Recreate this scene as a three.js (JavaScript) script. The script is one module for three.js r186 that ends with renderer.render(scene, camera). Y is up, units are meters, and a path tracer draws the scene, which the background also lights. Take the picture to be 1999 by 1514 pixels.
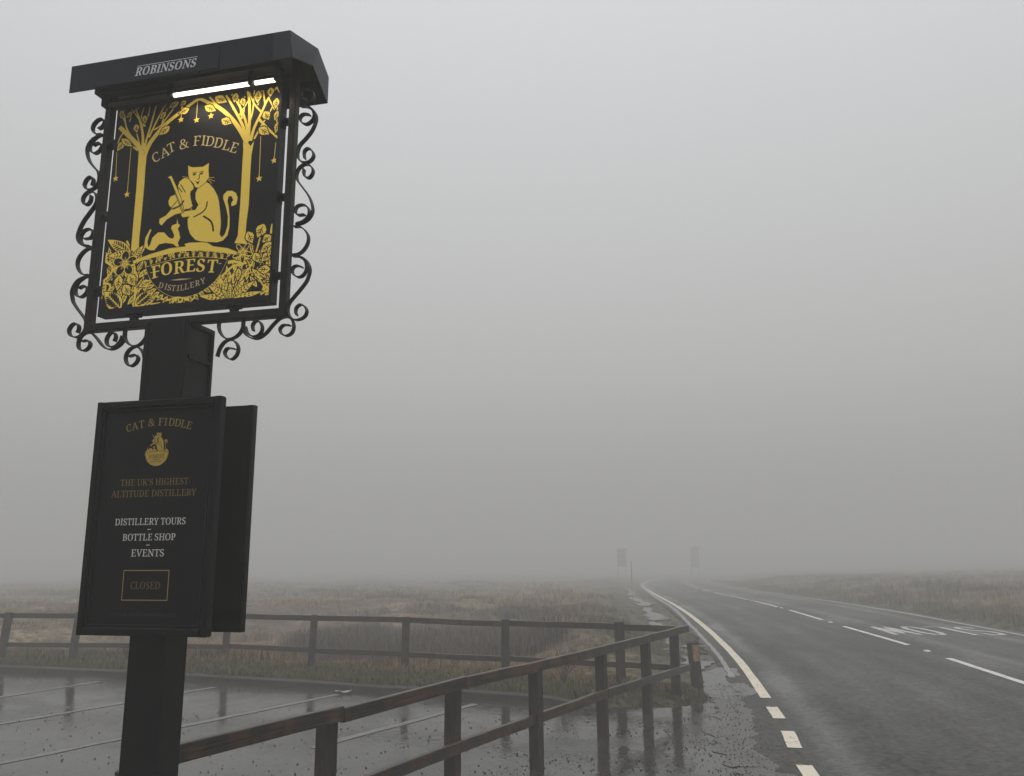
import * as THREE from 'three';
import { mergeGeometries } from 'three/addons/utils/BufferGeometryUtils.js';
import { RectAreaLightUniformsLib } from 'three/addons/lights/RectAreaLightUniformsLib.js';

// ------------------------------------------------------------------ camera, sky, sun, exposure
const scene = new THREE.Scene();
const camera = new THREE.PerspectiveCamera(50.25, 1999 / 1514, 0.05, 1500);
camera.position.set(0, 1.65, 0);
camera.rotation.order = 'YXZ';
camera.rotation.set(THREE.MathUtils.degToRad(11.58), 0, THREE.MathUtils.degToRad(-0.35));
const renderer = new THREE.WebGLRenderer({ antialias: true });
renderer.toneMapping = THREE.LinearToneMapping;
renderer.toneMappingExposure = 1.0;
renderer.shadowMap.enabled = true;

// overcast sky: darker, slightly warm low down in the murk, brighter overhead
const SKY = [[-90, 0.30], [-2, 0.31], [0, 0.33], [6, 0.395], [12, 0.485], [20, 0.565], [30, 0.65], [45, 0.79], [65, 0.96], [90, 1.05]];
function table(t, x) {
  if (x <= t[0][0]) return t[0][1];
  for (let i = 1; i < t.length; i++) if (x <= t[i][0]) {
    const [x0, y0] = t[i - 1], [x1, y1] = t[i];
    return y0 + (y1 - y0) * (x - x0) / (x1 - x0);
  }
  return t[t.length - 1][1];
}
{
  const W = 256, H = 128, d = new Float32Array(W * H * 4);
  for (let r = 0; r < H; r++) {
    const e = ((r + 0.5) / H - 0.5) * 180, L = table(SKY, e), warm = THREE.MathUtils.clamp(1 - e / 30, 0, 1) * 0.03;
    for (let c = 0; c < W; c++) d.set([L * (0.992 + warm * 0.5), L, L * (1.018 - warm * 1.6), 1], (r * W + c) * 4);
  }
  const t = new THREE.DataTexture(d, W, H, THREE.RGBAFormat, THREE.FloatType);
  t.mapping = THREE.EquirectangularReflectionMapping;
  t.magFilter = t.minFilter = THREE.LinearFilter;
  t.needsUpdate = true;
  scene.background = t;
  scene.environment = t;
}
const sun = new THREE.DirectionalLight(new THREE.Color(1, 0.98, 0.95), 0.9);
sun.position.set(6, 36, 24);
sun.castShadow = true;
sun.shadow.radius = 45;
sun.shadow.mapSize.set(2048, 2048);
Object.assign(sun.shadow.camera, { left: -30, right: 30, top: 30, bottom: -30, near: 1, far: 120 });
scene.add(sun);
scene.fog = new THREE.FogExp2(new THREE.Color(1, 0.992, 0.962), 0.0185);
RectAreaLightUniformsLib.init();

// ------------------------------------------------------------------ helpers
let seed = 20771;
const rnd = () => { seed = (seed + 0x6D2B79F5) | 0; let t = Math.imul(seed ^ (seed >>> 15), 1 | seed); t = (t + Math.imul(t ^ (t >>> 7), 61 | t)) ^ t; return ((t ^ (t >>> 14)) >>> 0) / 4294967296; };
const rr = (a, b) => a + (b - a) * rnd();
const clamp = THREE.MathUtils.clamp, smooth = THREE.MathUtils.smoothstep, lerp = THREE.MathUtils.lerp;
function hash(ix, iy, s) { let h = Math.imul(ix, 374761393) ^ Math.imul(iy, 668265263) ^ Math.imul(s, 2246822519); h = Math.imul(h ^ (h >>> 13), 1274126177); return ((h ^ (h >>> 16)) >>> 0) / 4294967296; }
function vnoise(x, y, s, px = 0, py = 0) {   // value noise, periodic when px, py are given
  const ix = Math.floor(x), iy = Math.floor(y), fx = x - ix, fy = y - iy, u = fx * fx * (3 - 2 * fx), v = fy * fy * (3 - 2 * fy);
  const m = (a, p) => p ? ((a % p) + p) % p : a;
  const h = (a, b) => hash(m(a, px), m(b, py), s);
  return lerp(lerp(h(ix, iy), h(ix + 1, iy), u), lerp(h(ix, iy + 1), h(ix + 1, iy + 1), u), v);
}
function fbm(x, y, s, oct = 4, px = 0, py = 0) { let a = 0.5, t = 0, n = 0; for (let i = 0; i < oct; i++) { t += a * vnoise(x, y, s + i, px, py); n += a; a *= 0.5; x *= 2; y *= 2; px *= 2; py *= 2; } return t / n; }
function tex(w, h, fn, srgb, rep = [1, 1]) {   // fn(u, v) -> linear grey or [r, g, b]
  const d = new Uint8Array(w * h * 4), enc = (x) => { x = clamp(x, 0, 1); return Math.round(255 * (srgb ? (x < 0.0031308 ? 12.92 * x : 1.055 * Math.pow(x, 1 / 2.4) - 0.055) : x)); };
  for (let y = 0; y < h; y++) for (let x = 0; x < w; x++) {
    const c = fn((x + 0.5) / w, (y + 0.5) / h), k = (y * w + x) * 4;
    if (typeof c === 'number') d[k] = d[k + 1] = d[k + 2] = enc(c); else { d[k] = enc(c[0]); d[k + 1] = enc(c[1]); d[k + 2] = enc(c[2]); }
    d[k + 3] = 255;
  }
  const t = new THREE.DataTexture(d, w, h);
  t.wrapS = t.wrapT = THREE.RepeatWrapping; t.magFilter = THREE.LinearFilter; t.minFilter = THREE.LinearMipmapLinearFilter; t.generateMipmaps = true;
  t.repeat.set(...rep); if (srgb) t.colorSpace = THREE.SRGBColorSpace; t.needsUpdate = true;
  return t;
}
const rgb = (r, g, b) => new THREE.Color().setRGB(r, g, b);
const std = (o) => new THREE.MeshStandardMaterial({ metalness: 0, side: THREE.DoubleSide, ...o });
const used = {};
function numbered(name) { const n = used[name] = (used[name] ?? -1) + 1; return n ? name + '_' + String(n).padStart(3, '0') : name; }
function mesh(name, geo, mat, parent) { const m = new THREE.Mesh(geo, mat); m.name = name; m.castShadow = m.receiveShadow = true; (parent ?? scene).add(m); return m; }
function thing(name, label, category, [x, y, z], turn = 0, group) {
  const o = new THREE.Group(); o.name = numbered(name); o.position.set(x, y, z); o.rotation.y = turn; scene.add(o);
  o.userData = { label, category }; if (group) o.userData.group = group;
  return o;
}
function struct(name, label) { const o = new THREE.Group(); o.name = numbered(name); o.userData = { kind: 'structure', label }; scene.add(o); return o; }
function stuff(o, label, category) { o.userData = { kind: 'stuff', label, category }; return o; }
const box = (w, h, d, x = 0, y = 0, z = 0) => new THREE.BoxGeometry(w, h, d).translate(x, y, z);
// box with chamfered long edges, lying along x from 0 to L; uv in metres along and round
function bar(L, w, h, { c = 0.005, segs = 10, wob = 0, s = 1 } = {}) {
  const a = w / 2, b = h / 2, prof = [[-a + c, -b], [a - c, -b], [a, -b + c], [a, b - c], [a - c, b], [-a + c, b], [-a, b - c], [-a, -b + c]];   // (z, y)
  const pos = [], uv = [], idx = [];
  for (let f = 0; f < 8; f++) {
    const p = prof[f], q = prof[(f + 1) % 8], len = Math.hypot(q[0] - p[0], q[1] - p[1]), base = pos.length / 3, v0 = f * 0.137 + s * 0.31;
    for (let i = 0; i <= segs; i++) {
      const x = L * i / segs, wz = (vnoise(x * 3.1, 1.5, s) - 0.5) * wob, wy = (vnoise(x * 2.3, 7.5, s + 5) - 0.5) * wob;
      pos.push(x, p[1] + wy, p[0] + wz, x, q[1] + wy, q[0] + wz); uv.push(x, v0, x, v0 + len);
      if (i < segs) { const k = base + i * 2; idx.push(k, k + 1, k + 2, k + 1, k + 3, k + 2); }
    }
  }
  for (const e of [0, L]) {
    const base = pos.length / 3, wz = (vnoise(e * 3.1, 1.5, s) - 0.5) * wob, wy = (vnoise(e * 2.3, 7.5, s + 5) - 0.5) * wob;
    for (const p of prof) { pos.push(e, p[1] + wy, p[0] + wz); uv.push(p[1] * 0.3, p[0] + s * 0.7); }
    for (let i = 1; i < 7; i++) e ? idx.push(base, base + i + 1, base + i) : idx.push(base, base + i, base + i + 1);
  }
  const g = new THREE.BufferGeometry();
  g.setAttribute('position', new THREE.Float32BufferAttribute(pos, 3)); g.setAttribute('uv', new THREE.Float32BufferAttribute(uv, 2)); g.setIndex(idx); g.computeVertexNormals();
  return g;
}
function hermite(t) {   // smooth table lookup
  return (x) => {
    const n = t.length; if (x <= t[0][0]) return t[0][1] + (x - t[0][0]) * (t[1][1] - t[0][1]) / (t[1][0] - t[0][0]);
    if (x >= t[n - 1][0]) return t[n - 1][1] + (x - t[n - 1][0]) * (t[n - 1][1] - t[n - 2][1]) / (t[n - 1][0] - t[n - 2][0]);
    let i = 1; while (x > t[i][0]) i++;
    const sl = (k) => k === 0 ? (t[1][1] - t[0][1]) / (t[1][0] - t[0][0]) : k === n - 1 ? (t[k][1] - t[k - 1][1]) / (t[k][0] - t[k - 1][0]) : (t[k + 1][1] - t[k - 1][1]) / (t[k + 1][0] - t[k - 1][0]);
    const [x0, y0] = t[i - 1], [x1, y1] = t[i], h = x1 - x0, u = (x - x0) / h, m0 = sl(i - 1) * h, m1 = sl(i) * h;
    return (2 * u ** 3 - 3 * u * u + 1) * y0 + (u ** 3 - 2 * u * u + u) * m0 + (-2 * u ** 3 + 3 * u * u) * y1 + (u ** 3 - u * u) * m1;
  };
}

// ------------------------------------------------------------------ lie of the land (x to the right, D metres ahead of the viewer)
const fall = (D) => -0.0127 * 3 * Math.log1p(Math.exp((D - 26.4) / 3));   // the road starts to drop away past the crest
const roadLeft = hermite([[-20, 0.1], [-6, 1.0], [2, 1.62], [5, 1.98], [7.1, 2.32], [8.4, 2.61], [9.7, 2.86], [12.95, 3.46], [15.4, 3.85], [19, 4.37], [25.5, 5.2], [33.2, 6.08], [44.4, 7.3], [58, 8.95], [69.3, 10.6], [90, 14.6], [150, 31]]);
const roadMid = hermite([[-20, 4.0], [-6, 4.9], [3, 5.65], [7, 6.1], [11.4, 6.67], [14, 7.05], [16.1, 7.37], [20.5, 7.86], [27.2, 8.72], [34.2, 9.58], [40.6, 10.2], [45.4, 10.72], [51.9, 11.5], [68, 13.9], [90, 18], [150, 34.5]]);
const roadRight = hermite([[-20, 7.4], [-6, 8.4], [3, 9.1], [9, 9.75], [14, 10.28], [18.6, 10.8], [21.7, 11.17], [25, 11.56], [32.2, 12.3], [40, 13.0], [48, 13.7], [67, 16.3], [90, 20.8], [150, 38]]);
const pathKerb = hermite([[9.8, 2.72], [11.67, 2.97], [13.9, 3.35], [16.7, 3.76], [21.6, 4.41], [28.8, 5.36], [40.3, 6.64], [66.9, 10.1], [90, 14.2]]);
const pathMid = hermite([[7, 1.85], [9.15, 2.35], [11.4, 2.62], [12.7, 2.72], [17.26, 3.16], [20.4, 3.5], [25, 4.05], [31, 4.72], [39, 5.55], [65, 8.9], [90, 13]]);
const kerbPts = [[-40, 17.6], [-25, 16.4], [-14, 14.7], [-7.85, 13.25], [-6.65, 12.86], [-5.65, 12.55], [-4.58, 12.15], [-2.72, 11.42], [-1.96, 11.05], [-0.64, 10.56], [-0.02, 10.28], [0.73, 9.92], [1.4, 9.72], [1.85, 9.72], [2.2, 9.98]];
const kerbD = hermite(kerbPts);
const noseX = (D) => Math.min(2.2 + (D - 10) * 0.2, pathMid(D) - 0.25);   // right-hand edge of the grass beyond the kerb
function moorHeight(x, D) {
  if (x > (roadLeft(D) + roadRight(D)) / 2) {
    const e = x - roadRight(D) - 0.2;
    return fall(D) * clamp(1 - e / 60, 0.3, 1) + 0.06 * smooth(e, 0, 0.5) + 0.32 * smooth(e, 0.8, 7) + 0.004 * Math.max(0, e - 6) + (fbm(x * 0.35, D * 0.35, 31, 4) - 0.5) * 0.4 * smooth(e, 0.4, 3);
  }
  const k = D - kerbD(Math.min(x, 2.2));
  const hollow = -0.42 * smooth(k, 1.5, 4) * (1 - smooth(k, 9, 15)) * smooth(-x, -1.6, 1) * (1 - smooth(-x, 8, 13));
  const ridge = 0.16 * Math.exp(-(((D - 31 - x * 0.25) / 4.5) ** 2)) * smooth(-x, -2, 3);
  const bumps = (fbm(x * 0.3 + 3, D * 0.22, 11, 4) - 0.5) * 0.55 * smooth(k, 1.5, 8) + (fbm(x * 1.6, D * 1.6, 17, 3) - 0.5) * 0.16 * smooth(k, 0.2, 2);
  const toPath = smooth(noseX(D) - x, 0, 1.2);
  const open = smooth(pathMid(Math.max(D, 8)) - x, 1, 9), slope = lerp(fall(D), -0.0105 * Math.max(0, D - 15), open);
  return slope + 0.1 + (hollow + ridge + bumps) * toPath - 0.08 * (1 - toPath);
}
function landHeight(x, D) {
  const l = roadLeft(D) - 0.42, r = roadRight(D) + 0.22;
  if (x > l && x < r) return fall(D) - 0.07;
  if (x >= r) return lerp(fall(D) - 0.07, moorHeight(x, D), smooth(x, r, r + 0.35));
  if (x < 2.2) {
    const k = D - kerbD(x);
    if (k < (x < 1.2 ? 0.05 : -0.05)) return -0.07;
    return lerp(-0.07, moorHeight(x, D) - 0.03 * (1 - smooth(k, 0.1, 0.6)), x < 1.2 ? smooth(k, 0.05, 0.16) : smooth(k, -0.05, 0.5));
  }
  const g = noseX(D);
  if (D > 10 && x < g) return lerp(fall(D) - 0.02, moorHeight(x, D), smooth(g - x, 0, 0.2));
  return D < 9.9 ? -0.07 : fall(D) - 0.03;
}
const V = (x, D, up = 0) => new THREE.Vector3(x, fall(D) + up, -D);

// ------------------------------------------------------------------ ground
function axis(parts) { const a = []; for (const [from, to, step] of parts) for (let v = from; v < to - 1e-6; v += step) a.push(v); a.push(parts[parts.length - 1][1]); return a; }
const fineTint = tex(512, 512, (u, v) => { const a = fbm(u * 24, v * 24, 3, 4, 24, 24), b = fbm(u * 5, v * 5, 8, 3, 5, 5); return clamp(0.45 + (a - 0.5) * 1.5 + (b - 0.5) * 0.6, 0.04, 1); }, true);
const fineBump = tex(512, 512, (u, v) => fbm(u * 40, v * 40, 5, 4, 40, 40), false);
{
  const xs = axis([[-400, -120, 40], [-120, -40, 5], [-40, -12, 0.8], [-12, 6, 0.14], [6, 13, 0.25], [13, 30, 0.5], [30, 120, 5], [120, 420, 40]]);
  const ds = axis([[-120, -20, 10], [-20, 8.5, 1.5], [8.5, 18, 0.14], [18, 40, 0.4], [40, 110, 1.4], [110, 200, 8], [200, 500, 40]]);
  const pos = [], col = [], uv = [], idx = [], n = xs.length;
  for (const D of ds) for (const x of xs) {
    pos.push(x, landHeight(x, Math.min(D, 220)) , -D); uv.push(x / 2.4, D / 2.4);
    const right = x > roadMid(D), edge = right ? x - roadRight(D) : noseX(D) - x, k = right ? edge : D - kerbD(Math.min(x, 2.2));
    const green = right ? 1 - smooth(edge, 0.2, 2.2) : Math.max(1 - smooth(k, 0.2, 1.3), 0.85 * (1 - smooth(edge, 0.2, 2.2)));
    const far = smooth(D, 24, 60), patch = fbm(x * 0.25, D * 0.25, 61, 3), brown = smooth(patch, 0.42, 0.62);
    const c = [lerp(lerp(0.17, 0.1, brown), 0.15, far), lerp(lerp(0.122, 0.064, brown), 0.125, far), lerp(lerp(0.066, 0.044, brown), 0.098, far)];  // ground pales with distance toward the fog colour: haze put into the colour
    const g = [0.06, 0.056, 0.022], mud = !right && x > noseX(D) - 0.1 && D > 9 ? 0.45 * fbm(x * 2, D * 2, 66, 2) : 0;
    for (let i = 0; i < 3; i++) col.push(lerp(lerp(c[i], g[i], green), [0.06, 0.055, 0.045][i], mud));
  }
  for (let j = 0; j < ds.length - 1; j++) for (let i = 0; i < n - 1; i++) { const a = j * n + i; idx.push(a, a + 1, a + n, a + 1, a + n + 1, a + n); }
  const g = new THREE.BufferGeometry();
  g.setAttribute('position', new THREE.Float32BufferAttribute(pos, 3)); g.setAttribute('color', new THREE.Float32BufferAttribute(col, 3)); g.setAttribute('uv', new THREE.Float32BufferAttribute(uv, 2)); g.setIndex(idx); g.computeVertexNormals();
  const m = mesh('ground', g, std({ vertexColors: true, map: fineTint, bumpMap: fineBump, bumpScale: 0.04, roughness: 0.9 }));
  m.material.color.setScalar(2.0);
  m.userData = { kind: 'structure', label: 'brown wet moorland ground running off into the fog' };
}
// flat sheet between two edge functions of D
function sheet(l, r, ds, cols, up, uvScale, lat01) {
  const pos = [], uv = [], idx = [];
  ds.forEach((D) => { for (let i = 0; i <= cols; i++) { const x = lerp(l(D), r(D), i / cols); pos.push(x, fall(D) + up, -D); uv.push(lat01 ? i / cols : x / uvScale, D / uvScale); } });
  for (let j = 0; j < ds.length - 1; j++) for (let i = 0; i < cols; i++) { const a = j * (cols + 1) + i, n = cols + 1; idx.push(a, a + 1, a + n, a + 1, a + n + 1, a + n); }
  const g = new THREE.BufferGeometry();
  g.setAttribute('position', new THREE.Float32BufferAttribute(pos, 3)); g.setAttribute('uv', new THREE.Float32BufferAttribute(uv, 2)); g.setIndex(idx); g.computeVertexNormals();
  return g;
}
// painted strip along points [x, D]
function strip(pts, width, up, ragged = 0, s = 0) {
  const pos = [], uv = [], idx = [];
  pts.forEach(([x, D], i) => {
    const [ax, aD] = pts[Math.max(0, i - 1)], [bx, bD] = pts[Math.min(pts.length - 1, i + 1)], L = Math.hypot(bx - ax, bD - aD), nx = (bD - aD) / L, nD = -(bx - ax) / L;
    const w = typeof width === 'function' ? width(D) : width;
    for (const q of [-1, 1]) { const k = q * w / 2 * (1 + ragged * (vnoise(D * 5, q * 9 + x, s) - 0.5)); pos.push(x + nx * k, fall(D + nD * k) + up, -(D + nD * k)); uv.push((q * w / 2) / 0.8, D / 0.8); }
    if (i) { const a = i * 2; idx.push(a - 2, a - 1, a, a - 1, a + 1, a); }
  });
  const g = new THREE.BufferGeometry();
  g.setAttribute('position', new THREE.Float32BufferAttribute(pos, 3)); g.setAttribute('uv', new THREE.Float32BufferAttribute(uv, 2)); g.setIndex(idx); g.computeVertexNormals();
  return g;
}
const along = (f, a, b, step) => axis([[a, b, step]]).map((D) => [f(D), D]);

// road: wet tarmac, drier and wetter bands along the lanes
const roadTint = tex(512, 1024, (u, v) => {
  const fine = fbm(u * 180, v * 260, 21, 2, 180, 260), big = fbm(u * 7, v * 3, 25, 4, 7, 3), lane = fbm(u * 26, v * 1, 27, 2, 26, 1);
  const k = 0.033 + (fine - 0.5) * 0.085 + (big - 0.5) * 0.022 + (lane - 0.5) * 0.014; return [k * 1.02, k, k * 0.92];
}, true);
const roadRough = tex(512, 1024, (u, v) => {
  const fine = fbm(u * 180, v * 260, 22, 2, 180, 260), big = fbm(u * 9, v * 4, 35, 4, 9, 4), lane = fbm(u * 22, v * 2, 37, 3, 22, 2);
  const track = Math.exp(-(((u - 0.1) / 0.03) ** 2)) + 0.7 * Math.exp(-(((u - 0.62) / 0.05) ** 2)) + 0.6 * Math.exp(-(((u - 0.86) / 0.04) ** 2)) + 0.4 * Math.exp(-(((u - 0.33) / 0.05) ** 2));
  return clamp(0.72 + (fine - 0.5) * 0.3 - (big - 0.45) * 0.5 - (lane - 0.45) * 0.35 - track * 0.3, 0.22, 0.95);
}, false);
const roadBump = tex(512, 512, (u, v) => fbm(u * 64, v * 64, 41, 3, 64, 64), false, [8, 1]);
const road = struct('road', 'wet two-lane tarmac road curving away into the fog');
{
  const g = sheet((D) => roadLeft(D) - 0.4 + (fbm(D * 2.3, 2.5, 63, 4) - 0.5) * 0.22, (D) => roadRight(D) + 0.2, axis([[-30, 4, 0.8], [4, 16, 0.12], [16, 40, 0.5], [40, 160, 2]]), 16, 0.004, 9, true);
  mesh('road_surface', g, std({ map: roadTint, roughnessMap: roadRough, roughness: 1, bumpMap: roadBump, bumpScale: 0.006 }), road);
}
const wearTint = tex(256, 256, (u, v) => { const a = fbm(u * 30, v * 30, 51, 3, 30, 30), b = fbm(u * 6, v * 6, 55, 3, 6, 6); const w = smooth(a * 0.6 + b * 0.4, 0.3, 0.42); return [lerp(0.22, 1, w), lerp(0.22, 1, w), lerp(0.22, 1, w)]; }, true);
const paint = std({ color: rgb(0.74, 0.67, 0.54), map: wearTint, roughness: 0.5 });
const paintWhite = std({ color: rgb(0.72, 0.7, 0.65), map: wearTint, roughness: 0.5 });
const paintWorn = std({ color: rgb(0.34, 0.34, 0.335), map: wearTint, roughness: 0.55 });
const paintLetter = std({ color: rgb(0.52, 0.51, 0.48), map: wearTint, roughness: 0.5 });
const paintFaint = std({ color: rgb(0.15, 0.15, 0.14), map: wearTint, roughness: 0.4 });
mesh('edge_line', strip(along(roadLeft, 10.31, 110, 0.7), (D) => 0.115 + 0.0008 * D, 0.009, 0.25, 3), paint, road);
for (const [a, b] of [[9.05, 9.72], [7.71, 8.42], [6.42, 7.1], [5.1, 5.8], [3.8, 4.5]]) mesh('edge_line_dash', strip(along(roadLeft, a, b, 0.12), 0.125, 0.009, 0.15, a * 7 | 0), paint, road);
mesh('edge_line', strip(along((D) => roadRight(D) - 0.12, -20, 110, 0.8), (D) => 0.12 + 0.0008 * D, 0.009, 0.3, 5), paintWorn, road).userData.label = 'worn far edge line';
for (const [a, b] of [[-2.4, 1.6], [4, 8], [10, 14.05], [16.12, 20.4], [22.55, 26.9], [28.9, 33.6], [35.1, 39.7], [41.3, 45.4], [47.5, 51.8], [54, 58], [60, 64], [66, 70]]) mesh('centre_line_dash', strip(along(roadMid, a, b, 0.3), 0.115, 0.009, 0.2, a * 5 | 0), paintWhite, road);
for (const D of [9.2, 15.09, 21.68, 28.2, 34.3, 40.4]) {   // reflecting studs between the dashes
  const x = roadMid(D), g = new THREE.CylinderGeometry(0.5, 0.62, 1, 4, 1).rotateY(Math.PI / 4).scale(0.1, 0.02, 0.13).translate(x, fall(D) + 0.013, -D);
  mesh('road_stud', g, paintWhite, road);
}
// SLOW, facing the traffic that comes the other way
{
  const S = { S: [[[0.95, 0.8], [0.7, 0.97], [0.3, 0.97], [0.08, 0.8], [0.15, 0.6], [0.85, 0.42], [0.94, 0.2], [0.7, 0.03], [0.3, 0.03], [0.05, 0.2]]], L: [[[0.12, 1], [0.12, 0.03], [0.95, 0.03]]], O: [[[0.3, 0.02], [0.08, 0.25], [0.08, 0.75], [0.3, 0.98], [0.7, 0.98], [0.92, 0.75], [0.92, 0.25], [0.7, 0.02], [0.3, 0.02]]], W: [[[0, 1], [0.24, 0], [0.5, 0.9], [0.76, 0], [1, 1]]] };
  'SLOW'.split('').forEach((ch, i) => {
    const w = 0.42, x0 = [2.78, 2.16, 1.6, 1.0][i], ww = ch === 'W' ? 0.5 : w;
    const gs = S[ch].map((line) => {
      const pts = []; line.forEach((p, k) => { if (!k) { pts.push(p); return; } const q = line[k - 1]; for (let j = 1; j <= 4; j++) pts.push([lerp(q[0], p[0], j / 4), lerp(q[1], p[1], j / 4)]); });
      return strip(pts.map(([a, b]) => { const lat = x0 - a * ww, D = 20.35 - b * 2.1 - lat * 0.12; return [roadMid(D) + lat, D]; }), 0.13, 0.009, 0.4, i + 2);
    });
    mesh('road_letter', mergeGeometries(gs), paintLetter, road);
  });
}

// car park: standing water over tarmac
const lotTint = tex(1024, 1024, (u, v) => { const f = fbm(u * 300, v * 300, 71, 2, 300, 300), b = fbm(u * 8, v * 8, 75, 4, 8, 8); const k = 0.034 + (f - 0.5) * 0.04 + (b - 0.5) * 0.03; return [k, k * 0.985, k * 0.95]; }, true, [1, 1]);
const lotRough = tex(1024, 1024, (u, v) => { const b = fbm(u * 6, v * 6, 85, 5, 6, 6), f = fbm(u * 120, v * 120, 87, 2, 120, 120); return clamp(0.09 + smooth(b, 0.48, 0.75) * 0.17 + (f - 0.5) * 0.06, 0.06, 0.6); }, false);
const drops = [];
for (let i = 0; i < 900; i++) drops.push([rnd(), rnd(), rr(0.004, 0.012)]);
const dropGrid = {};
drops.forEach((d) => { const k = Math.floor(d[0] * 32) + ',' + Math.floor(d[1] * 32); (dropGrid[k] ??= []).push(d); });
const lotBump = tex(1024, 1024, (u, v) => {
  let h = 0.5 + (fbm(u * 90, v * 90, 91, 3, 90, 90) - 0.5) * 0.5;
  const gx = Math.floor(u * 32), gy = Math.floor(v * 32);
  for (let a = -1; a < 2; a++) for (let b = -1; b < 2; b++) for (const [x, y, r] of dropGrid[((gx + a + 32) % 32) + ',' + ((gy + b + 32) % 32)] ?? []) {
    let dx = Math.abs(u - x), dy = Math.abs(v - y); dx = Math.min(dx, 1 - dx); dy = Math.min(dy, 1 - dy);
    const d = Math.hypot(dx, dy); if (d < r * 1.3) h += 0.16 * Math.cos(d / r * 12) * (1 - d / (r * 1.3));
  }
  return clamp(h, 0, 1);
}, false);
const gravelTint = tex(512, 512, (u, v) => { const f = fbm(u * 90, v * 90, 101, 3, 90, 90), b = fbm(u * 6, v * 6, 105, 3, 6, 6); const k = 0.055 + (f - 0.5) * 0.09 + (b - 0.5) * 0.05; return [k * 1.06, k, k * 0.88]; }, true);
const lot = struct('car_park', 'wet tarmac car park with standing water');
{
  const xs = axis([[-40, -10, 2], [-10, 2.2, 0.25]]), pos = [], uv = [], idx = [], rows = 40;
  xs.push(2.3, 2.5, 2.7);
  xs.forEach((x) => { const far = x <= 2.2 ? kerbD(x) + 0.06 : 10.6 + (x - 2.2) * 1.2; for (let j = 0; j <= rows; j++) { const D = lerp(-20, far, j / rows); const xx = Math.min(x, 9); pos.push(xx, 0, -D); uv.push(xx / 4, D / 4); } });
  const n = rows + 1;
  for (let i = 0; i < xs.length - 1; i++) for (let j = 0; j < rows; j++) { const a = i * n + j; idx.push(a, a + n, a + 1, a + n, a + n + 1, a + 1); }
  const g = new THREE.BufferGeometry();
  g.setAttribute('position', new THREE.Float32BufferAttribute(pos, 3)); g.setAttribute('uv', new THREE.Float32BufferAttribute(uv, 2)); g.setIndex(idx); g.computeVertexNormals();
  mesh('tarmac', g, std({ map: lotTint, roughnessMap: lotRough, roughness: 1, bumpMap: lotBump, bumpScale: 0.0022 }), lot);
}
const bay = [[[-9.2, 9.3], [-7.4, 12.4]], [[-6.75, 9.9], [-5.73, 12.03]], [[-6.1, 7.6], [-3.93, 11.45]], [[-4.6, 6.8], [-2.17, 10.8]], [[-1.8, 7.85], [-0.44, 10.05]]];
for (const [a, b] of bay) mesh('bay_line', strip(Array.from({ length: 24 }, (_, i) => [lerp(a[0], b[0], i / 23), lerp(a[1], b[1], i / 23)]), 0.09, 0.004, 0.8, a[0] * 3 | 0), paintFaint, lot);

mesh('margin', strip(along((D) => roadLeft(D) - 0.47 + (fbm(D * 1.7, 6.5, 113, 3) - 0.5) * 0.3, 3, 11.5, 0.04), (D) => 0.12 + 0.5 * fbm(D * 1.9, 8.5, 117, 4), 0.0045, 0.9, 6), std({ map: gravelTint, roughness: 0.3, bumpMap: lotBump, bumpScale: 0.003 }), lot);
// footpath of mud and gravel between the fence end and the road, then grass with a trail of puddles
const path = struct('footpath', 'muddy gravel footpath beside the road, wet and puddled');
mesh('gravel', sheet((D) => lerp(roadLeft(D) - 0.3, Math.max(noseX(D) + 0.1, pathMid(D) - 0.35), smooth(fbm(D * 0.8, 4.5, 67, 3), 0.2, 0.45) * (1 - smooth(D, 13, 17))) + (fbm(D * 2.6, 1.5, 69, 3) - 0.5) * 0.3, (D) => roadLeft(D) - 0.3, axis([[9.9, 17, 0.12]]), 6, -0.012, 2), std({ map: gravelTint, roughness: 0.5, bumpMap: fineBump, bumpScale: 0.02 }), path);
mesh('kerb_strip', strip(along(pathKerb, 12.0, 80, 0.2), (D) => 0.035 + 0.0028 * D, 0.012, 0.9, 4), std({ color: rgb(0.24, 0.235, 0.22), map: wearTint, roughness: 0.3 }), path);
const water = std({ color: rgb(0.03, 0.03, 0.028), roughness: 0.06, bumpMap: lotBump, bumpScale: 0.001 });
function puddle(x, D, rx, rd, s, up = 0) {
  const pts = []; for (let i = 0; i < 36; i++) { const a = i / 36 * Math.PI * 2, k = 0.6 + 0.8 * vnoise(Math.cos(a) * 1.7 + 5, Math.sin(a) * 1.7 + 5, s); pts.push([x + Math.cos(a) * rx * k + (Math.sin(a) * rd * k) * 0.2, D + Math.sin(a) * rd * k]); }
  const pos = [x, fall(D) + up, -D], uv = [x, D], idx = [];
  pts.forEach(([px, pD], i) => { pos.push(px, fall(pD) + up, -pD); uv.push(px, pD); idx.push(0, i + 1, (i + 1) % 36 + 1); });
  const g = new THREE.BufferGeometry();
  g.setAttribute('position', new THREE.Float32BufferAttribute(pos, 3)); g.setAttribute('uv', new THREE.Float32BufferAttribute(uv, 2)); g.setIndex(idx); g.computeVertexNormals();
  return g;
}
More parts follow.
